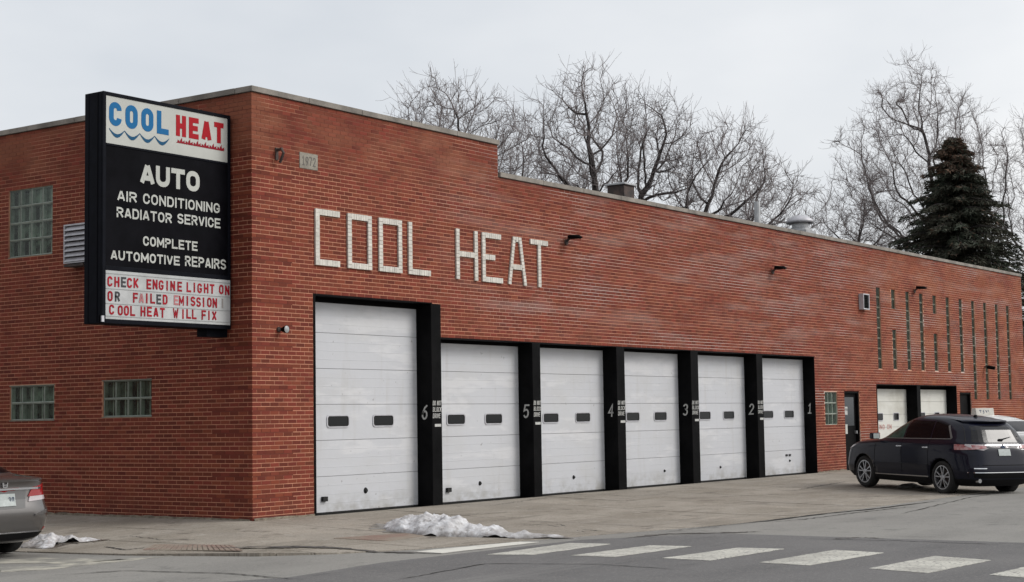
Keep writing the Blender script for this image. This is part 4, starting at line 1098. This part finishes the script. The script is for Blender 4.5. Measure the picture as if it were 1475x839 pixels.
for sd_ in (1, -1):
    S.patch('side_window', [(.93, 1.165), (.03, 1.165), (.03, 1.585), (.17, 1.585)], M['carglass_green'], 's', sd_)
    S.patch('side_window', [(-.03, 1.165), (-.93, 1.17), (-.90, 1.565), (-.03, 1.585)], M['carglass'], 's', sd_)
    S.patch('side_window', [(-.97, 1.17), (-1.62, 1.225), (-1.40, 1.48), (-.94, 1.565)], M['carglass'], 's', sd_)
    S.patch('window_trim', [(.98, 1.148), (-1.62, 1.192), (-1.62, 1.212), (.96, 1.162)], M['trim'], 's', sd_, .010, nu=24, nv=1)
    S.patch('window_trim', [(-1.62, 1.195), (-1.65, 1.225), (-1.43, 1.50), (-1.40, 1.478)], M['trim'], 's', sd_, .010, nu=2, nv=8)
    S.patch('window_trim', [(-1.40, 1.48), (-1.42, 1.50), (-.95, 1.585), (-.95, 1.57)], M['plastic'], 's', sd_, .010, nu=2, nv=8)
    for xa in (.0, -.955): S.patch('door_seam', [(xa+.006, .42), (xa-.006, .42), (xa-.006, 1.16), (xa+.006, 1.16)], M['black_soft'], 's', sd_, .002, nu=1, nv=14)
    S.patch('door_seam', [(1.03, .45), (1.018, .45), (.96, 1.15), (.972, 1.15)], M['black_soft'], 's', sd_, .002, nu=1, nv=14)
    for xa in (.16, -.78): S.patch('door_handle', [(xa, .985), (xa-.19, .99), (xa-.19, 1.015), (xa, 1.01)], M['chrome'], 's', sd_, .028, nu=6, nv=1, th=.03)
    S.patch('sill_trim', [(1.02, .33), (-.93, .35), (-.93, .375), (1.02, .355)], M['chrome'], 's', sd_, .008, nu=14, nv=1)
    S.patch('body_crease', [(1.0, .60), (-.95, .62), (-.95, .645), (1.0, .625)], P_SUV, 's', sd_, .010, nu=14, nv=2)
    o = empty('wing_mirror', (.86, sd_*.93, 1.10), 0, S.o)
    mb = MB(); mb.quadbox((-.05, -.01 if sd_ > 0 else -.20, .03), (.10, .20 if sd_ > 0 else .01, .17)); mb.build('mirror_shell', P_SUV, o, bevel=.03)
    mb = MB(); mb.quadbox((-.056, .02 if sd_ > 0 else -.185, .045), (-.050, .185 if sd_ > 0 else -.02, .155)); mb.build('mirror_glass', M['plate'], o)
    # tail lights wrap round the corner
    S.patch('tail_light', [(-2.02, 1.075), (-2.285, .975), (-2.275, 1.095), (-2.03, 1.105)], M['lamp_clear'], 's', sd_, .022, nu=24)
    S.patch('tail_light', [(sd_*.90, .975), (sd_*.45, 1.02), (sd_*.45, 1.07), (sd_*.88, 1.095)], M['lamp_pink'], 'e', -1, .022, nu=30)
    S.patch('headlight', [(2.28, .82), (1.95, .92), (1.80, .98), (2.20, .93)], M['lamp_clear'], 's', sd_, .006)
    S.patch('reflector', [(sd_*.78, .585), (sd_*.52, .585), (sd_*.52, .605), (sd_*.78, .605)], M['chrome'], 'e', -1, .006, nv=1)
    mb = MB(); mb.tube([S.end(sd_*.66, .33, -1, -.05), S.end(sd_*.66, .33, -1, .05)], .045, 10); mb.build('tailpipe', M['chrome'], S.o)
S.patch('rear_window', [(-.78, 1.14), (.78, 1.14), (.63, 1.535), (-.63, 1.535)], M['rearglass'], 'e', -1, .006, nu=14)
S.patch('windscreen', [(.78, 1.17), (-.78, 1.17), (-.60, 1.58), (.60, 1.58)], M['carglass'], 'e', 1, .006, nu=14)
mb = MB(); rows_ = []
for z, d in ((1.545, 0), (1.575, -.17), (1.60, -.19), (1.625, -.02), (1.645, .12)):
    rows_.append([(S.end(y, min(z, 1.645), -1, 0)[0]+d*(1-.35*(y/.64)**2), y, z+.004) for y in np.linspace(-.60, .60, 13)])
mb.grid(rows_); mb.build('spoiler', P_SUV, S.o, smooth=True)
S.patch('chrome_strip', [(-.46, 1.072), (.46, 1.072), (.46, 1.092), (-.46, 1.092)], M['chrome'], 'e', -1, .012, nu=12, nv=1)
S.patch('bumper_trim', [(-.86, .50), (.86, .50), (.86, .515), (-.86, .515)], M['chrome'], 'e', -1, .010, nu=20, nv=1)
S.patch('lower_bumper', [(-.80, .25), (.80, .25), (.86, .49), (-.86, .49)], M['plastic'], 'e', -1, .008, nu=20, nv=3)
S.patch('tailgate_seam', [(-.80, .655), (.80, .655), (.80, .667), (-.80, .667)], M['black_soft'], 'e', -1, .002, nu=16, nv=1)
pl_ = S.patch('number_plate', [(-.155, .86), (.155, .86), (.155, 1.0), (-.155, 1.0)], M['plate'], 'e', -1, .016, nu=4, nv=2)
x_ = S.end(0, .93, -1, .018)[0]
mb = MB(); mb.lathe([(0, 0), (.055, 0), (.06, .012)], 20, 'x', (-2.29, 0, 1.135)); 
for i, v in enumerate(mb.v): mb.v[i] = (v[0], v[1]*1.15, 1.045+(v[2]-1.135)*.48)
mb.build('oval_emblem', M['plate_ink'], S.o)
mb = MB(); mb.quadbox((-2.215, -.05, 1.17), (-2.18, .05, 1.215)); mb.tube([(-2.20, .0, 1.20), (-2.13, -.34, 1.25)], .012, 6); mb.tube([(-2.125, -.10, 1.262), (-2.11, -.52, 1.255)], .010, 6); mb.build('rear_wiper', M['plastic'], S.o)
mb = MB(); mb.prism([(-1.30, 1.655), (-1.44, 1.64), (-1.42, 1.715), (-1.38, 1.715)], -.02, .02, 'y'); mb.build('roof_aerial', M['plastic'], S.o)

# --- sedans --------------------------------------------------------
sed_lv = [(.19, 2.10, -2.05, .74, 5), (.23, 2.18, -2.14, .81, 6), (.36, 2.25, -2.235, .855, 7), (.50, 2.27, -2.27, .872, 7), (.60, 2.26, -2.275, .878, 6.5), (.66, 2.24, -2.262, .878, 6.3), (.76, 2.18, -2.235, .875, 6), (.86, 2.0, -2.225, .868, 5.6), (.92, 1.70, -2.225, .860, 5.5),
          (.97, 1.30, -2.235, .845, 5.2), (1.015, 1.02, -2.255, .815, 4.6), (1.028, .98, -2.18, .80, 4.6), (1.05, .92, -1.90, .775, 4.6), (1.07, .87, -1.72, .755, 4.6), (1.20, .58, -1.38, .70, 4.4), (1.32, .27, -1.05, .625, 4), (1.38, .05, -.82, .56, 3.6), (1.42, -.12, -.62, .42, 3), (1.435, -.25, -.5, .2, 2.6)]
def sedan(paint_m, label, loc, hd, roofw=None, **k):
    c = Car(sed_lv, paint_m, label, 'car' if not roofw else 'taxi', loc, hd, 'parked_car' if not roofw else 'taxi', arches=(1.36, -1.30), ar=.36, **k)
    for x in (1.36, -1.30):
        for y in (.745, -.745): c.wheel(x, y, .318, .212, spokes=5, w=.20, double=False)
    for sd_ in (1, -1):
        c.patch('side_window', [(.78, 1.035), (-.08, 1.035), (-.08, 1.34), (.20, 1.34)], M['carglass'], 's', sd_)
        c.patch('side_window', [(-.14, 1.035), (-.90, 1.05), (-.80, 1.31), (-.14, 1.34)], M['carglass'], 's', sd_)
        c.patch('side_window', [(-.94, 1.055), (-1.40, 1.09), (-1.05, 1.26), (-.85, 1.30)], M['carglass'], 's', sd_)
        for xa in (-.11, -.98): c.patch('door_seam', [(xa+.005, .35), (xa-.005, .35), (xa-.005, 1.03), (xa+.005, 1.03)], M['black_soft'], 's', sd_, .002, nu=1, nv=12)
        for xa in (.08, -.82): c.patch('door_handle', [(xa, .86), (xa-.17, .865), (xa-.17, .885), (xa, .88)], M['chrome'], 's', sd_, .025, nu=5, nv=1, th=.03)
        o = empty('wing_mirror', (.74, sd_*.86, .97), 0, c.o)
        mb = MB(); mb.quadbox((-.04, -.01 if sd_ > 0 else -.19, .02), (.08, .19 if sd_ > 0 else .01, .14)); mb.build('mirror_shell', paint_m, o, bevel=.025)
        c.patch('headlight', [(2.14, .66), (1.85, .72), (1.70, .82), (2.05, .78)], M['lamp_clear'], 's', sd_, .006)
    c.patch('rear_window', [(-.68, 1.085), (.68, 1.085), (.56, 1.335), (-.56, 1.335)], M['carglass'], 'e', -1, .006, nu=14)
    c.patch('windscreen', [(.70, 1.075), (-.70, 1.075), (-.55, 1.345), (.55, 1.345)], M['carglass'], 'e', 1, .006, nu=14)
    return c
P_GREY = paint('paint_silver_grey', (.135, .128, .125), .30, .7)
P_DARKG = paint('paint_grey_recess', (.10, .10, .10), .5, .2, coat=.2)
G_ = sedan(P_GREY, 'silver grey sedan at the left edge, its tail light showing, parked by the side wall', (-5.29, 1.43, ZR+.010), rad(90))
for sd_ in (1, -1):
    # lamp: red upper body wrapping the corner, clear lower strip
    G_.patch('tail_light', [(-1.97, .90), (-2.225, .775), (-2.235, .90), (-2.02, .945)], M['lamp_red'], 's', sd_, .012)
    G_.patch('tail_light', [(sd_*.862, .80), (sd_*.36, .785), (sd_*.44, .895), (sd_*.855, .975)], M['lamp_red'], 'e', -1, .014, nu=12)
    G_.patch('reverse_light', [(sd_*.866, .75), (sd_*.36, .72), (sd_*.39, .785), (sd_*.866, .797)], M['lamp_clear'], 'e', -1, .013, nu=12, nv=2)
    G_.patch('reverse_light', [(-2.06, .775), (-2.235, .725), (-2.235, .762), (-2.10, .80)], M['lamp_clear'], 's', sd_, .011, nu=6, nv=2)
    G_.patch('bumper_reflector', [(sd_*.84, .335), (sd_*.62, .335), (sd_*.64, .375), (sd_*.85, .38)], M['lamp_red'], 'e', -1, .006, nv=2)
    G_.patch('bumper_crease', [(sd_*.868, .585), (sd_*.44, .535), (sd_*.45, .560), (sd_*.869, .66)], P_GREY, 'e', -1, .020, nu=12, nv=4)
G_.patch('chrome_strip', [(-.60, .875), (.60, .875), (.60, .900), (-.60, .900)], M['chrome'], 'e', -1, .020, nu=20, nv=2)
G_.patch('trunk_lip', [(-.76, .995), (.76, .995), (.74, 1.026), (-.74, 1.026)], P_GREY, 'e', -1, .045, nu=20, nv=2, th=.06)
G_.patch('plate_recess', [(-.30, .64), (.30, .64), (.34, .865), (-.34, .865)], P_DARKG, 'e', -1, .005, nu=10, nv=4)
G_.patch('number_plate', [(-.155, .675), (.155, .675), (.155, .83), (-.155, .83)], M['plate'], 'e', -1, .016, nu=4, nv=2)
G_.patch('lower_bumper', [(-.72, .22), (.72, .22), (.78, .32), (-.78, .32)], M['plastic'], 'e', -1, .010, nu=16, nv=3)
G_.patch('chrome_strip', [(-.60, .32), (.60, .32), (.60, .327), (-.60, .327)], M['chrome'], 'e', -1, .012, nu=20, nv=1)
mb = MB()
text_mb(mb, '30', .05*0, .715, .075, .05, .035, .009, lambda u, v, d: (G_.end(0, .75, -1, .018)[0]-d, -(u+.05)+.0, v), depth=.003); mb.build('plate_number', M['plate_ink'], G_.o)
mb = MB(); ribbon(mb, [(-.035, .05), (-.028, 0), (.028, 0), (.035, .05)], .013, lambda u, v, d: (G_.end(0, .93, -1, .018)[0]-d, u, v+.918), 0, .008); ribbon(mb, [(-.028, .026), (.028, .026)], .010, lambda u, v, d: (G_.end(0, .93, -1, .018)[0]-d, u, v+.918), 0, .007); mb.build('maker_badge', M['chrome'], G_.o)

P_WHITE = paint('paint_white', (.72, .72, .70), .35, 0.)
tp = AT(1412, 640, 40.0)
T_ = sedan(P_WHITE, 'white taxi with a lit style roof sign, mostly hidden behind the dark blue SUV', (tp[0], tp[1], gz(tp[0], tp[1])), rad(64), roofw=True)
T_.o.scale = (1, 1, 1.10)
T_.o['label'] = 'white taxi with a white roof sign, mostly hidden behind the dark blue SUV'
o = empty('roof_sign', (-.12, 0, 1.41), 0, T_.o)
mb = MB(); mb.prism([(-.10, 0), (.10, 0), (.07, .19), (-.07, .19)], -.30, .30, 'y'); mb.build('sign_box', M['white_brick'], o, bevel=.01)
mb = MB(); text_mb(mb, 'TAXI', 0, .05, .10, .10, .075, .018, lambda u, v, d: (-.092+v*.12-d, .19-u, v), depth=.004); mb.build('lettering', M['plate_ink'], o)
for s in (-.35, .35):
    pass

# ------------------------------------------------------------------ snow
def snow_mat(name, dirt):
    return stained(name, (.64, .65, .67), 0, [((.40, .385, .375), (2.6, 2.6, 2.6), .42, .60, dirt, None), ((.13, .115, .10), (7, 7, 9), .54, .66, dirt, None), ((.40, .38, .38), (16, 16, 16), .45, .6, dirt, None), ((.12, .105, .09), (4, 4, 2), .35, .6, .9, [(2, .02-.06, -.13)])], rough=.6, bump=1., bscale=26)
M['snow'] = snow_mat('old_snow', .6); M['snow_dirty'] = snow_mat('dirty_snow', .95)
def snow(name, spine, label, hw, hts, m, nx=150, ny=60, seed=0, rough=.55, ew=.42):
    P = [Vector((*p, 0)) for p in spine]; L = [0]
    for a, b in zip(P, P[1:]): L.append(L[-1]+(b-a).length)
    rows = []; us = np.linspace(0, 1, len(hts))
    for i in range(nx+1):
        s = L[-1]*i/nx; k = max(j for j in range(len(P)-1) if L[j] <= s+1e-9); t = (s-L[k])/(L[k+1]-L[k]); c = P[k].lerp(P[k+1], t)
        d = (P[k+1]-P[k]).normalized(); n = Vector((-d.y, d.x, 0)); u = i/nx; row = []
        wv = np.interp(u, us, hw); hv = np.interp(u, us, hts)
        for j in range(ny+1):
            v = -1+2*j/ny; p = c+n*v*wv
            edge = noise.fractal(Vector((p.x*1.8, p.y*1.8, seed)), .9, 2.2, 4)
            f = max(0, 1-abs(v)**1.7-.10+ew*edge)
            h = hv*f**.62
            lump = noise.fractal(Vector((p.x*3.6, p.y*3.6, seed+5)), .95, 2.1, 5); cell = noise.cell_vector(Vector((p.x*7, p.y*7, seed)))[0]
            h *= 1+rough*lump; h += hv*.10*abs(noise.fractal(Vector((p.x*15, p.y*15, 3)), .6, 2.2, 3))*min(1, f*4)
            if f <= 0: h = -.03
            row.append((p.x+.02*lump, p.y+.02*edge, zs(p.x, p.y)+h))
        rows.append(row)
    mb = MB(); mb.grid(rows); return tag(mb.build(name, m, smooth=True, fixn=False), label, 'snow')
M['wet'] = mat('wet_concrete', (.115, .10, .085), .35, col2=(.17, .15, .125), vscale=4, bump=.3)
for nm, pts, w in (('melt_stain', [(1.0, -1.7), (.45, -2.6), (.05, -3.4), (.2, -4.4), (.6, -5.25)], .75), ('melt_stain', [(-3.95, -.1), (-3.7, .35), (-3.3, .35), (-2.8, .05)], .42)):
    mb = MB(); strip(mb, pts, w, zs, seed=3, jit=.04, lift=.0035, n=70); tag(mb.build(nm, M['wet'], pav), kind='stuff')
snow('snow_pile', [(1.3, -2.0), (.55, -2.9), (.3, -3.55), (.5, -4.5), (.8, -5.55)], 'grey white heap of old snow by the kerb below the numbered doors', [.10, .50, .55, .42, .30, .22, .05], [.0, .13, .25, .20, .13, .07, .0], M['snow'], seed=2)
snow('snow_patch', [(-3.95, .0), (-3.75, .45), (-3.5, .8), (-3.1, .35), (-2.85, .15)], 'thin dirty patch of melting snow on the side pavement near the silver sedan', [.05, .28, .34, .26, .04], [0, .05, .07, .11, 0], M['snow_dirty'], seed=9, nx=130, ny=60, ew=.95, rough=1.1)
q_ = AT(1309, 690, 36.5)
snow('snow_patch', [(q_[0]+.3, q_[1]+.4), (q_[0], q_[1]), (q_[0]-.2, q_[1]-.5)], 'small scrap of snow on the ground just behind the SUV front wheels', [.05, .25, .05], [0, .10, 0], M['snow'], seed=12, nx=30, ny=20)

# ------------------------------------------------------------------ trees
M['bark'] = mat('bark', (.055, .047, .045), .95, var=.4, vscale=6)
M['twig'] = mat('twig', (.185, .160, .158), .95, objvar=.1)
def tubes(segs, sides=3):
    """segs: array (n, 8): p0 p1 r0 r1 -> one mesh"""
    A = np.array(segs, float); p0, p1, r0, r1 = A[:, :3], A[:, 3:6], A[:, 6], A[:, 7]
    d = p1-p0; d /= np.linalg.norm(d, axis=1)[:, None]+1e-9
    ref = np.where(np.abs(d[:, 2:3]) > .9, np.array([[1., 0, 0]]), np.array([[0, 0, 1.]]))
    u = np.cross(d, ref); u /= np.linalg.norm(u, axis=1)[:, None]; w = np.cross(d, u)
    n = len(A); V = np.zeros((n, 2*sides, 3))
    for k in range(sides):
        a = 2*PI*k/sides; o = u*math.cos(a)+w*math.sin(a); V[:, k] = p0+o*r0[:, None]; V[:, sides+k] = p1+o*r1[:, None]
    base = (np.arange(n)*2*sides)[:, None]; F = []
    for k in range(sides):
        k2 = (k+1) % sides; F.append(np.stack([base[:, 0]+k, base[:, 0]+k2, base[:, 0]+sides+k2, base[:, 0]+sides+k], 1))
    F = np.stack(F, 1).reshape(-1, 4)
    return V.reshape(-1, 3), F
def np_mesh(name, V, F, m):
    me = bpy.data.meshes.new(name); me.vertices.add(len(V)); me.vertices.foreach_set('co', V.ravel().astype(np.float32))
    k = F.shape[1]; me.loops.add(F.size); me.loops.foreach_set('vertex_index', F.ravel().astype(np.int32))
    me.polygons.add(len(F)); me.polygons.foreach_set('loop_start', (np.arange(len(F))*k).astype(np.int32)); me.polygons.foreach_set('loop_total', np.full(len(F), k, np.int32))
    me.materials.append(m); me.update(calc_edges=True); return me
def bare_tree(loc, crown, label, lean=(0, 0), seed=0, npts=1100, step=.30, twig_r=.0068, r_trunk=.26, ntw=4, droop=.0):
    """space colonisation: the limbs grow through a cloud of points filling the crown; crown = (centre, radii) relative to loc"""
    R = np.random.default_rng(seed); o = tag(empty('bare_tree', loc), label, 'tree', 'bare trees behind the garage')
    c, rr = np.array(crown[0], float), np.array(crown[1], float)
    q = R.normal(size=(npts, 3)); q /= np.linalg.norm(q, axis=1)[:, None]; q *= (R.uniform(.12, 1, npts)**.42)[:, None]
    bump = 1+.16*np.sin(q[:, 0]*5+seed)*np.cos(q[:, 1]*4+seed*2)
    A = c+q*rr*bump[:, None]; A = A[A[:, 2] > c[2]-rr[2]*.75]
    # trunk up to the crown base
    P = [np.array([0., 0, -.1])]; par = [-1]; zb = max(c[2]-rr[2]*.85, 1.6); D = np.array([c[0]+lean[0], c[1]+lean[1], 0])
    while P[-1][2] < zb:
        t = P[-1][2]/zb; d = np.array([0, 0, 1.])+D/max(zb, 1)*.55*min(1, t*1.6)+R.normal(size=3)*.07; d /= np.linalg.norm(d); par.append(len(P)-1); P.append(P[-1]+d*step)
    ntr = len(P); P = [p for p in P]; best = np.full(len(A), 1e9); bi = np.zeros(len(A), int)
    def upd(i0):
        nonlocal best, bi
        N_ = np.array(P[i0:]); d = np.linalg.norm(A[:, None]-N_[None], axis=2); k = d.argmin(1); dm = d[np.arange(len(A)), k]; u = dm < best; best[u] = dm[u]; bi[u] = k[u]+i0
    upd(0); alive = np.ones(len(A), bool); dirs = {}
    for it in range(90):
        infl = alive & (best < (1e9 if it < 14 else 3.2))
        if not infl.any(): break
        idx = np.where(infl)[0]; groups = {}
        v = A[idx]-np.array(P)[bi[idx]]; v /= np.linalg.norm(v, axis=1)[:, None]
        acc = np.zeros((len(P), 3)); np.add.at(acc, bi[idx], v); cnt = np.zeros(len(P)); np.add.at(cnt, bi[idx], 1)
        i0 = len(P); Pa = list(P)
        for k in np.where(cnt > 0)[0]:
            d = acc[k]/cnt[k]; pd = (Pa[k]-Pa[par[k]]) if par[k] >= 0 else np.array([0, 0, 1.]); pd = pd/np.linalg.norm(pd)
            d = d/(np.linalg.norm(d)+1e-6)+pd*.32+np.array([0, 0, .03])+R.normal(size=3)*.20; d /= np.linalg.norm(d)
            if cnt[k] == 1 and best[bi == k].size and it > 80: continue
            par.append(int(k)); P.append(Pa[k]+d*step)
        if len(P) == i0: break
        upd(i0); alive &= best > step*1.25
        if len(P) > 5200: break
    N_ = len(P); P = np.array(P); par = np.array(par)
    w = np.zeros(N_); ch = np.zeros(N_, int)
    for k in range(N_-1, 0, -1):
        if w[k] == 0: w[k] = twig_r**2.2*1.3
        w[par[k]] += w[k]; ch[par[k]] += 1
    r = w**(1/2.2); r = twig_r+(r-twig_r)*(r_trunk*.50-twig_r)/(r[0]-twig_r); r = np.maximum(r, twig_r)
    # which limb each node belongs to: first fork after the trunk
    seg_tr, limbs, fine = [], {}, []
    top = {}
    for k in range(1, N_):
        row = (*P[par[k]], *P[k], min(r[par[k]], r[k]*1.35), r[k])
        if k < ntr: seg_tr.append(row); top[k] = None; continue
        a = top.get(par[k]); a = k if a is None else a; top[k] = a
        if r[k] > .024: limbs.setdefault(a, []).append(row)
        else: fine.append(row)
    V, F = tubes(seg_tr, 8); link('trunk', np_mesh('trunk', V, F, M['bark']), o)
    small = []
    for a, rows_ in limbs.items():
        if len(rows_) < 5: small += rows_; continue
        V, F = tubes(rows_, 6); link('limb', np_mesh('limb', V, F, M['bark']), o)
    if small: V, F = tubes(small, 5); tag(link('branches', np_mesh('branches', V, F, M['bark']), o), kind='stuff')
    # twigs: short, curving upwards, from every thin node
    thin = np.where((np.arange(N_) >= ntr) & (r < .034))[0]
    base = np.repeat(thin, ntw); n = len(base)
    pd = P[base]-P[par[base]]; pd /= np.linalg.norm(pd, axis=1)[:, None]
    d = pd*.75+R.normal(size=(n, 3))*.62+np.array([0, 0, .22]); d /= np.linalg.norm(d, axis=1)[:, None]
    p = P[base]-pd*step*R.uniform(0, 1, (n, 1)); L_ = R.uniform(.18, .62, (n, 1))*np.where(ch[base] == 0, 1.45, 1)[:, None]; tws = [np.array(fine)] if fine else []
    for lv in range(3):
        d2 = d+R.normal(size=d.shape)*.20+np.array([0, 0, .16]); d2 /= np.linalg.norm(d2, axis=1)[:, None]
        p2 = p+d2*L_/3; ra = twig_r*(1-.22*lv); tws.append(np.hstack([p, p2, np.full((len(p), 1), ra), np.full((len(p), 1), ra*.8)]))
        if lv < 2:
            m_ = R.uniform(size=len(p)) < .75; sd_ = d2[m_]+R.normal(size=(m_.sum(), 3))*.60; sd_ /= np.linalg.norm(sd_, axis=1)[:, None]
            q0 = p2[m_]; q1 = q0+sd_*L_[m_]*.30; sd2 = sd_+np.array([0, 0, .35]); q2 = q1+sd2/np.linalg.norm(sd2, axis=1)[:, None]*L_[m_]*.25
            f_ = lambda a, b, r_: np.hstack([a, b, np.full((len(a), 1), r_), np.full((len(a), 1), r_*.8)])
            tws += [f_(q0, q1, twig_r*.75), f_(q1, q2, twig_r*.6)]
        p, d = p2, d2
    T_ = np.vstack(tws); V, F = tubes(T_, 3); tag(link('twigs', np_mesh('twigs', V, F, M['twig']), o), kind='stuff')
    return len(T_)
def treebase(px, Z, z=-.1):
    q = AT(px, 700, Z); return (q[0], q[1], z)
def height_for(px, py, Z): return AT(px, py, Z)[2]+.1
TREES = [ # px of base, depth, crown box in the frame (left, right, top, bottom), label, lean, seed, points, trunk radius
 (664, 50, (522, 778, 112, 350), 'wide fan shaped bare tree above the high parapet, leftmost of all', (0, 0), 3, 1250, .26),
 (744, 55, (702, 806, 158, 370), 'small bare tree whose slim trunk shows just right of the parapet step', (0, 0), 11, 420, .17),
 (872, 46, (755, 945, 96, 315), 'tall bare tree rising directly behind the rusty box vent, tallest of the middle ones', (0, 0), 5, 1050, .27),
 (905, 50, (872, 1012, 122, 330), 'bare tree with a forked crown just right of the rusty box vent', (0, 0), 21, 700, .24),
 (985, 49, (955, 1128, 160, 360), 'bare tree leaning right above the middle of the long parapet', (0, 0), 31, 820, .24),
 (1050, 56, (1030, 1190, 228, 390), 'lower bare tree behind the pale roof pipe', (0, 0), 41, 650, .20),
 (1235, 66, (1172, 1305, 242, 420), 'low bare tree in the gap left of the dark spruce', (0, 0), 51, 600, .20),
 (1425, 68, (1196, 1452, 92, 430), 'large bare tree spreading out behind and left of the dark spruce', (0, 0), 61, 1450, .34),
 (1500, 66, (1425, 1570, 150, 430), 'bare tree at the right edge beyond the dark spruce', (0, 0), 71, 600, .24),
 (815, 62, (770, 868, 215, 360), 'low thin bare tree between the tall middle tree and the parapet step', (0, 0), 81, 380, .16),
]
tot = 0
for px, Z, (xl, xr, yt, yb), lab, lean, sd2, npt, rt in TREES:
    b = treebase(px, Z); cc = AT((xl+xr)/2, (yt+yb)/2, Z); rx = (xr-xl)/2*Z/FPX; rz_ = (yb-yt)/2*Z/FPX
    tot += bare_tree(b, ((cc[0]-b[0], cc[1]-b[1], cc[2]-b[2]), (rx*.98, rx*.98, rz_*.97)), lab, lean, sd2, int(npt*1.1), r_trunk=rt)
print('twig segments', tot)
# spruce
M['needle'] = mat('spruce_needle', (.030, .042, .026), .9, col2=(.050, .044, .030), vscale=1.2)
M['needle_dry'] = mat('spruce_needle_dry', (.12, .065, .04), .9, col2=(.05, .04, .028), vscale=2)
def spruce(loc, H, RB, label, seed=1):
    R = np.random.default_rng(seed); o = tag(empty('spruce_tree', loc), label, 'tree')
    mb = MB(); mb.tube([(0, 0, -.1), (.05, 0, H*.5), (0, .02, H*.98)], .26, 8, r1=.02); mb.build('trunk', M['bark'], o)
    segs = []; leaf = []; dry = []
    nb = 560
    for i in range(nb):
        t = (i+.5)/nb; z = H*(.08+.90*t**.92); rad_ = RB*(1-t)**.82*R.uniform(.58, 1.15)+.16
        a = R.uniform(0, 2*PI); dirv = np.array([math.cos(a), math.sin(a), 0.]); n = 9; p = np.array([0, 0, z]); 
        up0 = .25+.4*t
        for k in range(n):
            u = (k+1)/n; q = np.array([0, 0, z])+dirv*rad_*u+np.array([0, 0, rad_*(up0*u-.62*u*u)*.55]); segs.append((*p, *q, .03*(1-u)+.008, .03*(1-u)+.006)); 
            m_ = int(15+24*rad_/RB)
            for _ in range(m_):
                c = p+(q-p)*R.uniform(0, 1); side = np.cross(dirv, [0, 0, 1.]); sl = R.uniform(-1, 1)*(.10+.26*rad_*.5*(1-u*.7))
                c = c+side*sl+np.array([0, 0, -abs(sl)*.35-R.uniform(0, .12)])
                v = dirv*R.uniform(.3, 1)+side*np.sign(sl)*R.uniform(.1, .8)+np.array([0, 0, R.uniform(-.8, .15)]); v /= np.linalg.norm(v); L_ = R.uniform(.12, .26); w = np.cross(v, R.normal(size=3)); w /= np.linalg.norm(w)+1e-9; w *= R.uniform(.018, .04)
                (dry if (t > .86 and R.random() < .7) or R.random() < .06 else leaf).append(np.array([c-w, c+w, c+v*L_]))
            p = q
    V, F = tubes(segs, 3); link('branches', np_mesh('branches', V, F, M['bark']), o)['kind'] = 'stuff'
    for nm, l, m in (('needles', leaf, M['needle']), ('dry_needles', dry, M['needle_dry'])):
        A = np.array(l).reshape(-1, 3); link(nm, np_mesh(nm, A, np.arange(len(A)).reshape(-1, 3), m), o)['kind'] = 'stuff'
    return len(leaf)
Zs_ = 61; b = treebase(1392, Zs_)
print('needles', spruce(b, height_for(1392, 182, Zs_), 5.0, 'dark spruce with a brownish top rising behind the right end of the garage'))
# street lamp far behind
b = treebase(1001, 70); o = tag(empty('street_lamp', b), 'thin hooked street lamp seen far off between the bare tree crowns', 'street lamp')
hh = AT(1001, 242, 70)[2]; mb = MB(); mb.tube([(0, 0, 0), (0, 0, hh-.3)], .07, 6, r1=.04); mb.tube([(0, 0, hh-.3), (-.2, .15, hh), (-.8, .6, hh+.1)], .035, 6); mb.build('pole', M['galv'], o)
mb = MB(); mb.prism([(-.8, .55), (-.75, .66), (-1.15, .95), (-1.2, .86)], hh+.03, hh+.12); mb.build('lamp_head', M['galv'], o)

# ------------------------------------------------------------------ unseen building added to shade the side wall (out of frame, beside the camera)
def shade_building(loc, w, d, h, label):
    o = tag(empty('added_street_building', loc), label, 'building')
    mb = MB(); mb.quadbox((-d, 0, -.3), (0, w, h)); mb.build('wall', M['plain_wall'], o)
    mb = MB(); mb.quadbox((-d-.05, -.05, h+.001), (.06, w+.05, h+.14)); mb.build('coping_stone', M['coping'], o)
    n = int(w//3.2)
    for k in range(n):
        for z in (1.0, 4.4):
            y = 1.0+k*3.2
            f = MB(); frame_ring(f, [(y, z), (y+1.3, z), (y+1.3, z+1.7), (y, z+1.7)], [(y+.08, z+.08), (y+1.22, z+.08), (y+1.22, z+1.62), (y+.08, z+1.62)], .0, .06); f.v = [(b, a, c) for a, b, c in f.v]; fo = f.build('window', M['alu'], o)
            p = MB(); p.quadbox((.01, y+.07, z+.07), (.03, y+1.23, z+1.63)); p.build('pane', M['darkglass'], fo)
    return o
shade_building((-23.0, -9.0, -.1), 45, 12, 8.4, 'unseen two storey brick building across the side street, added to shade the side wall')
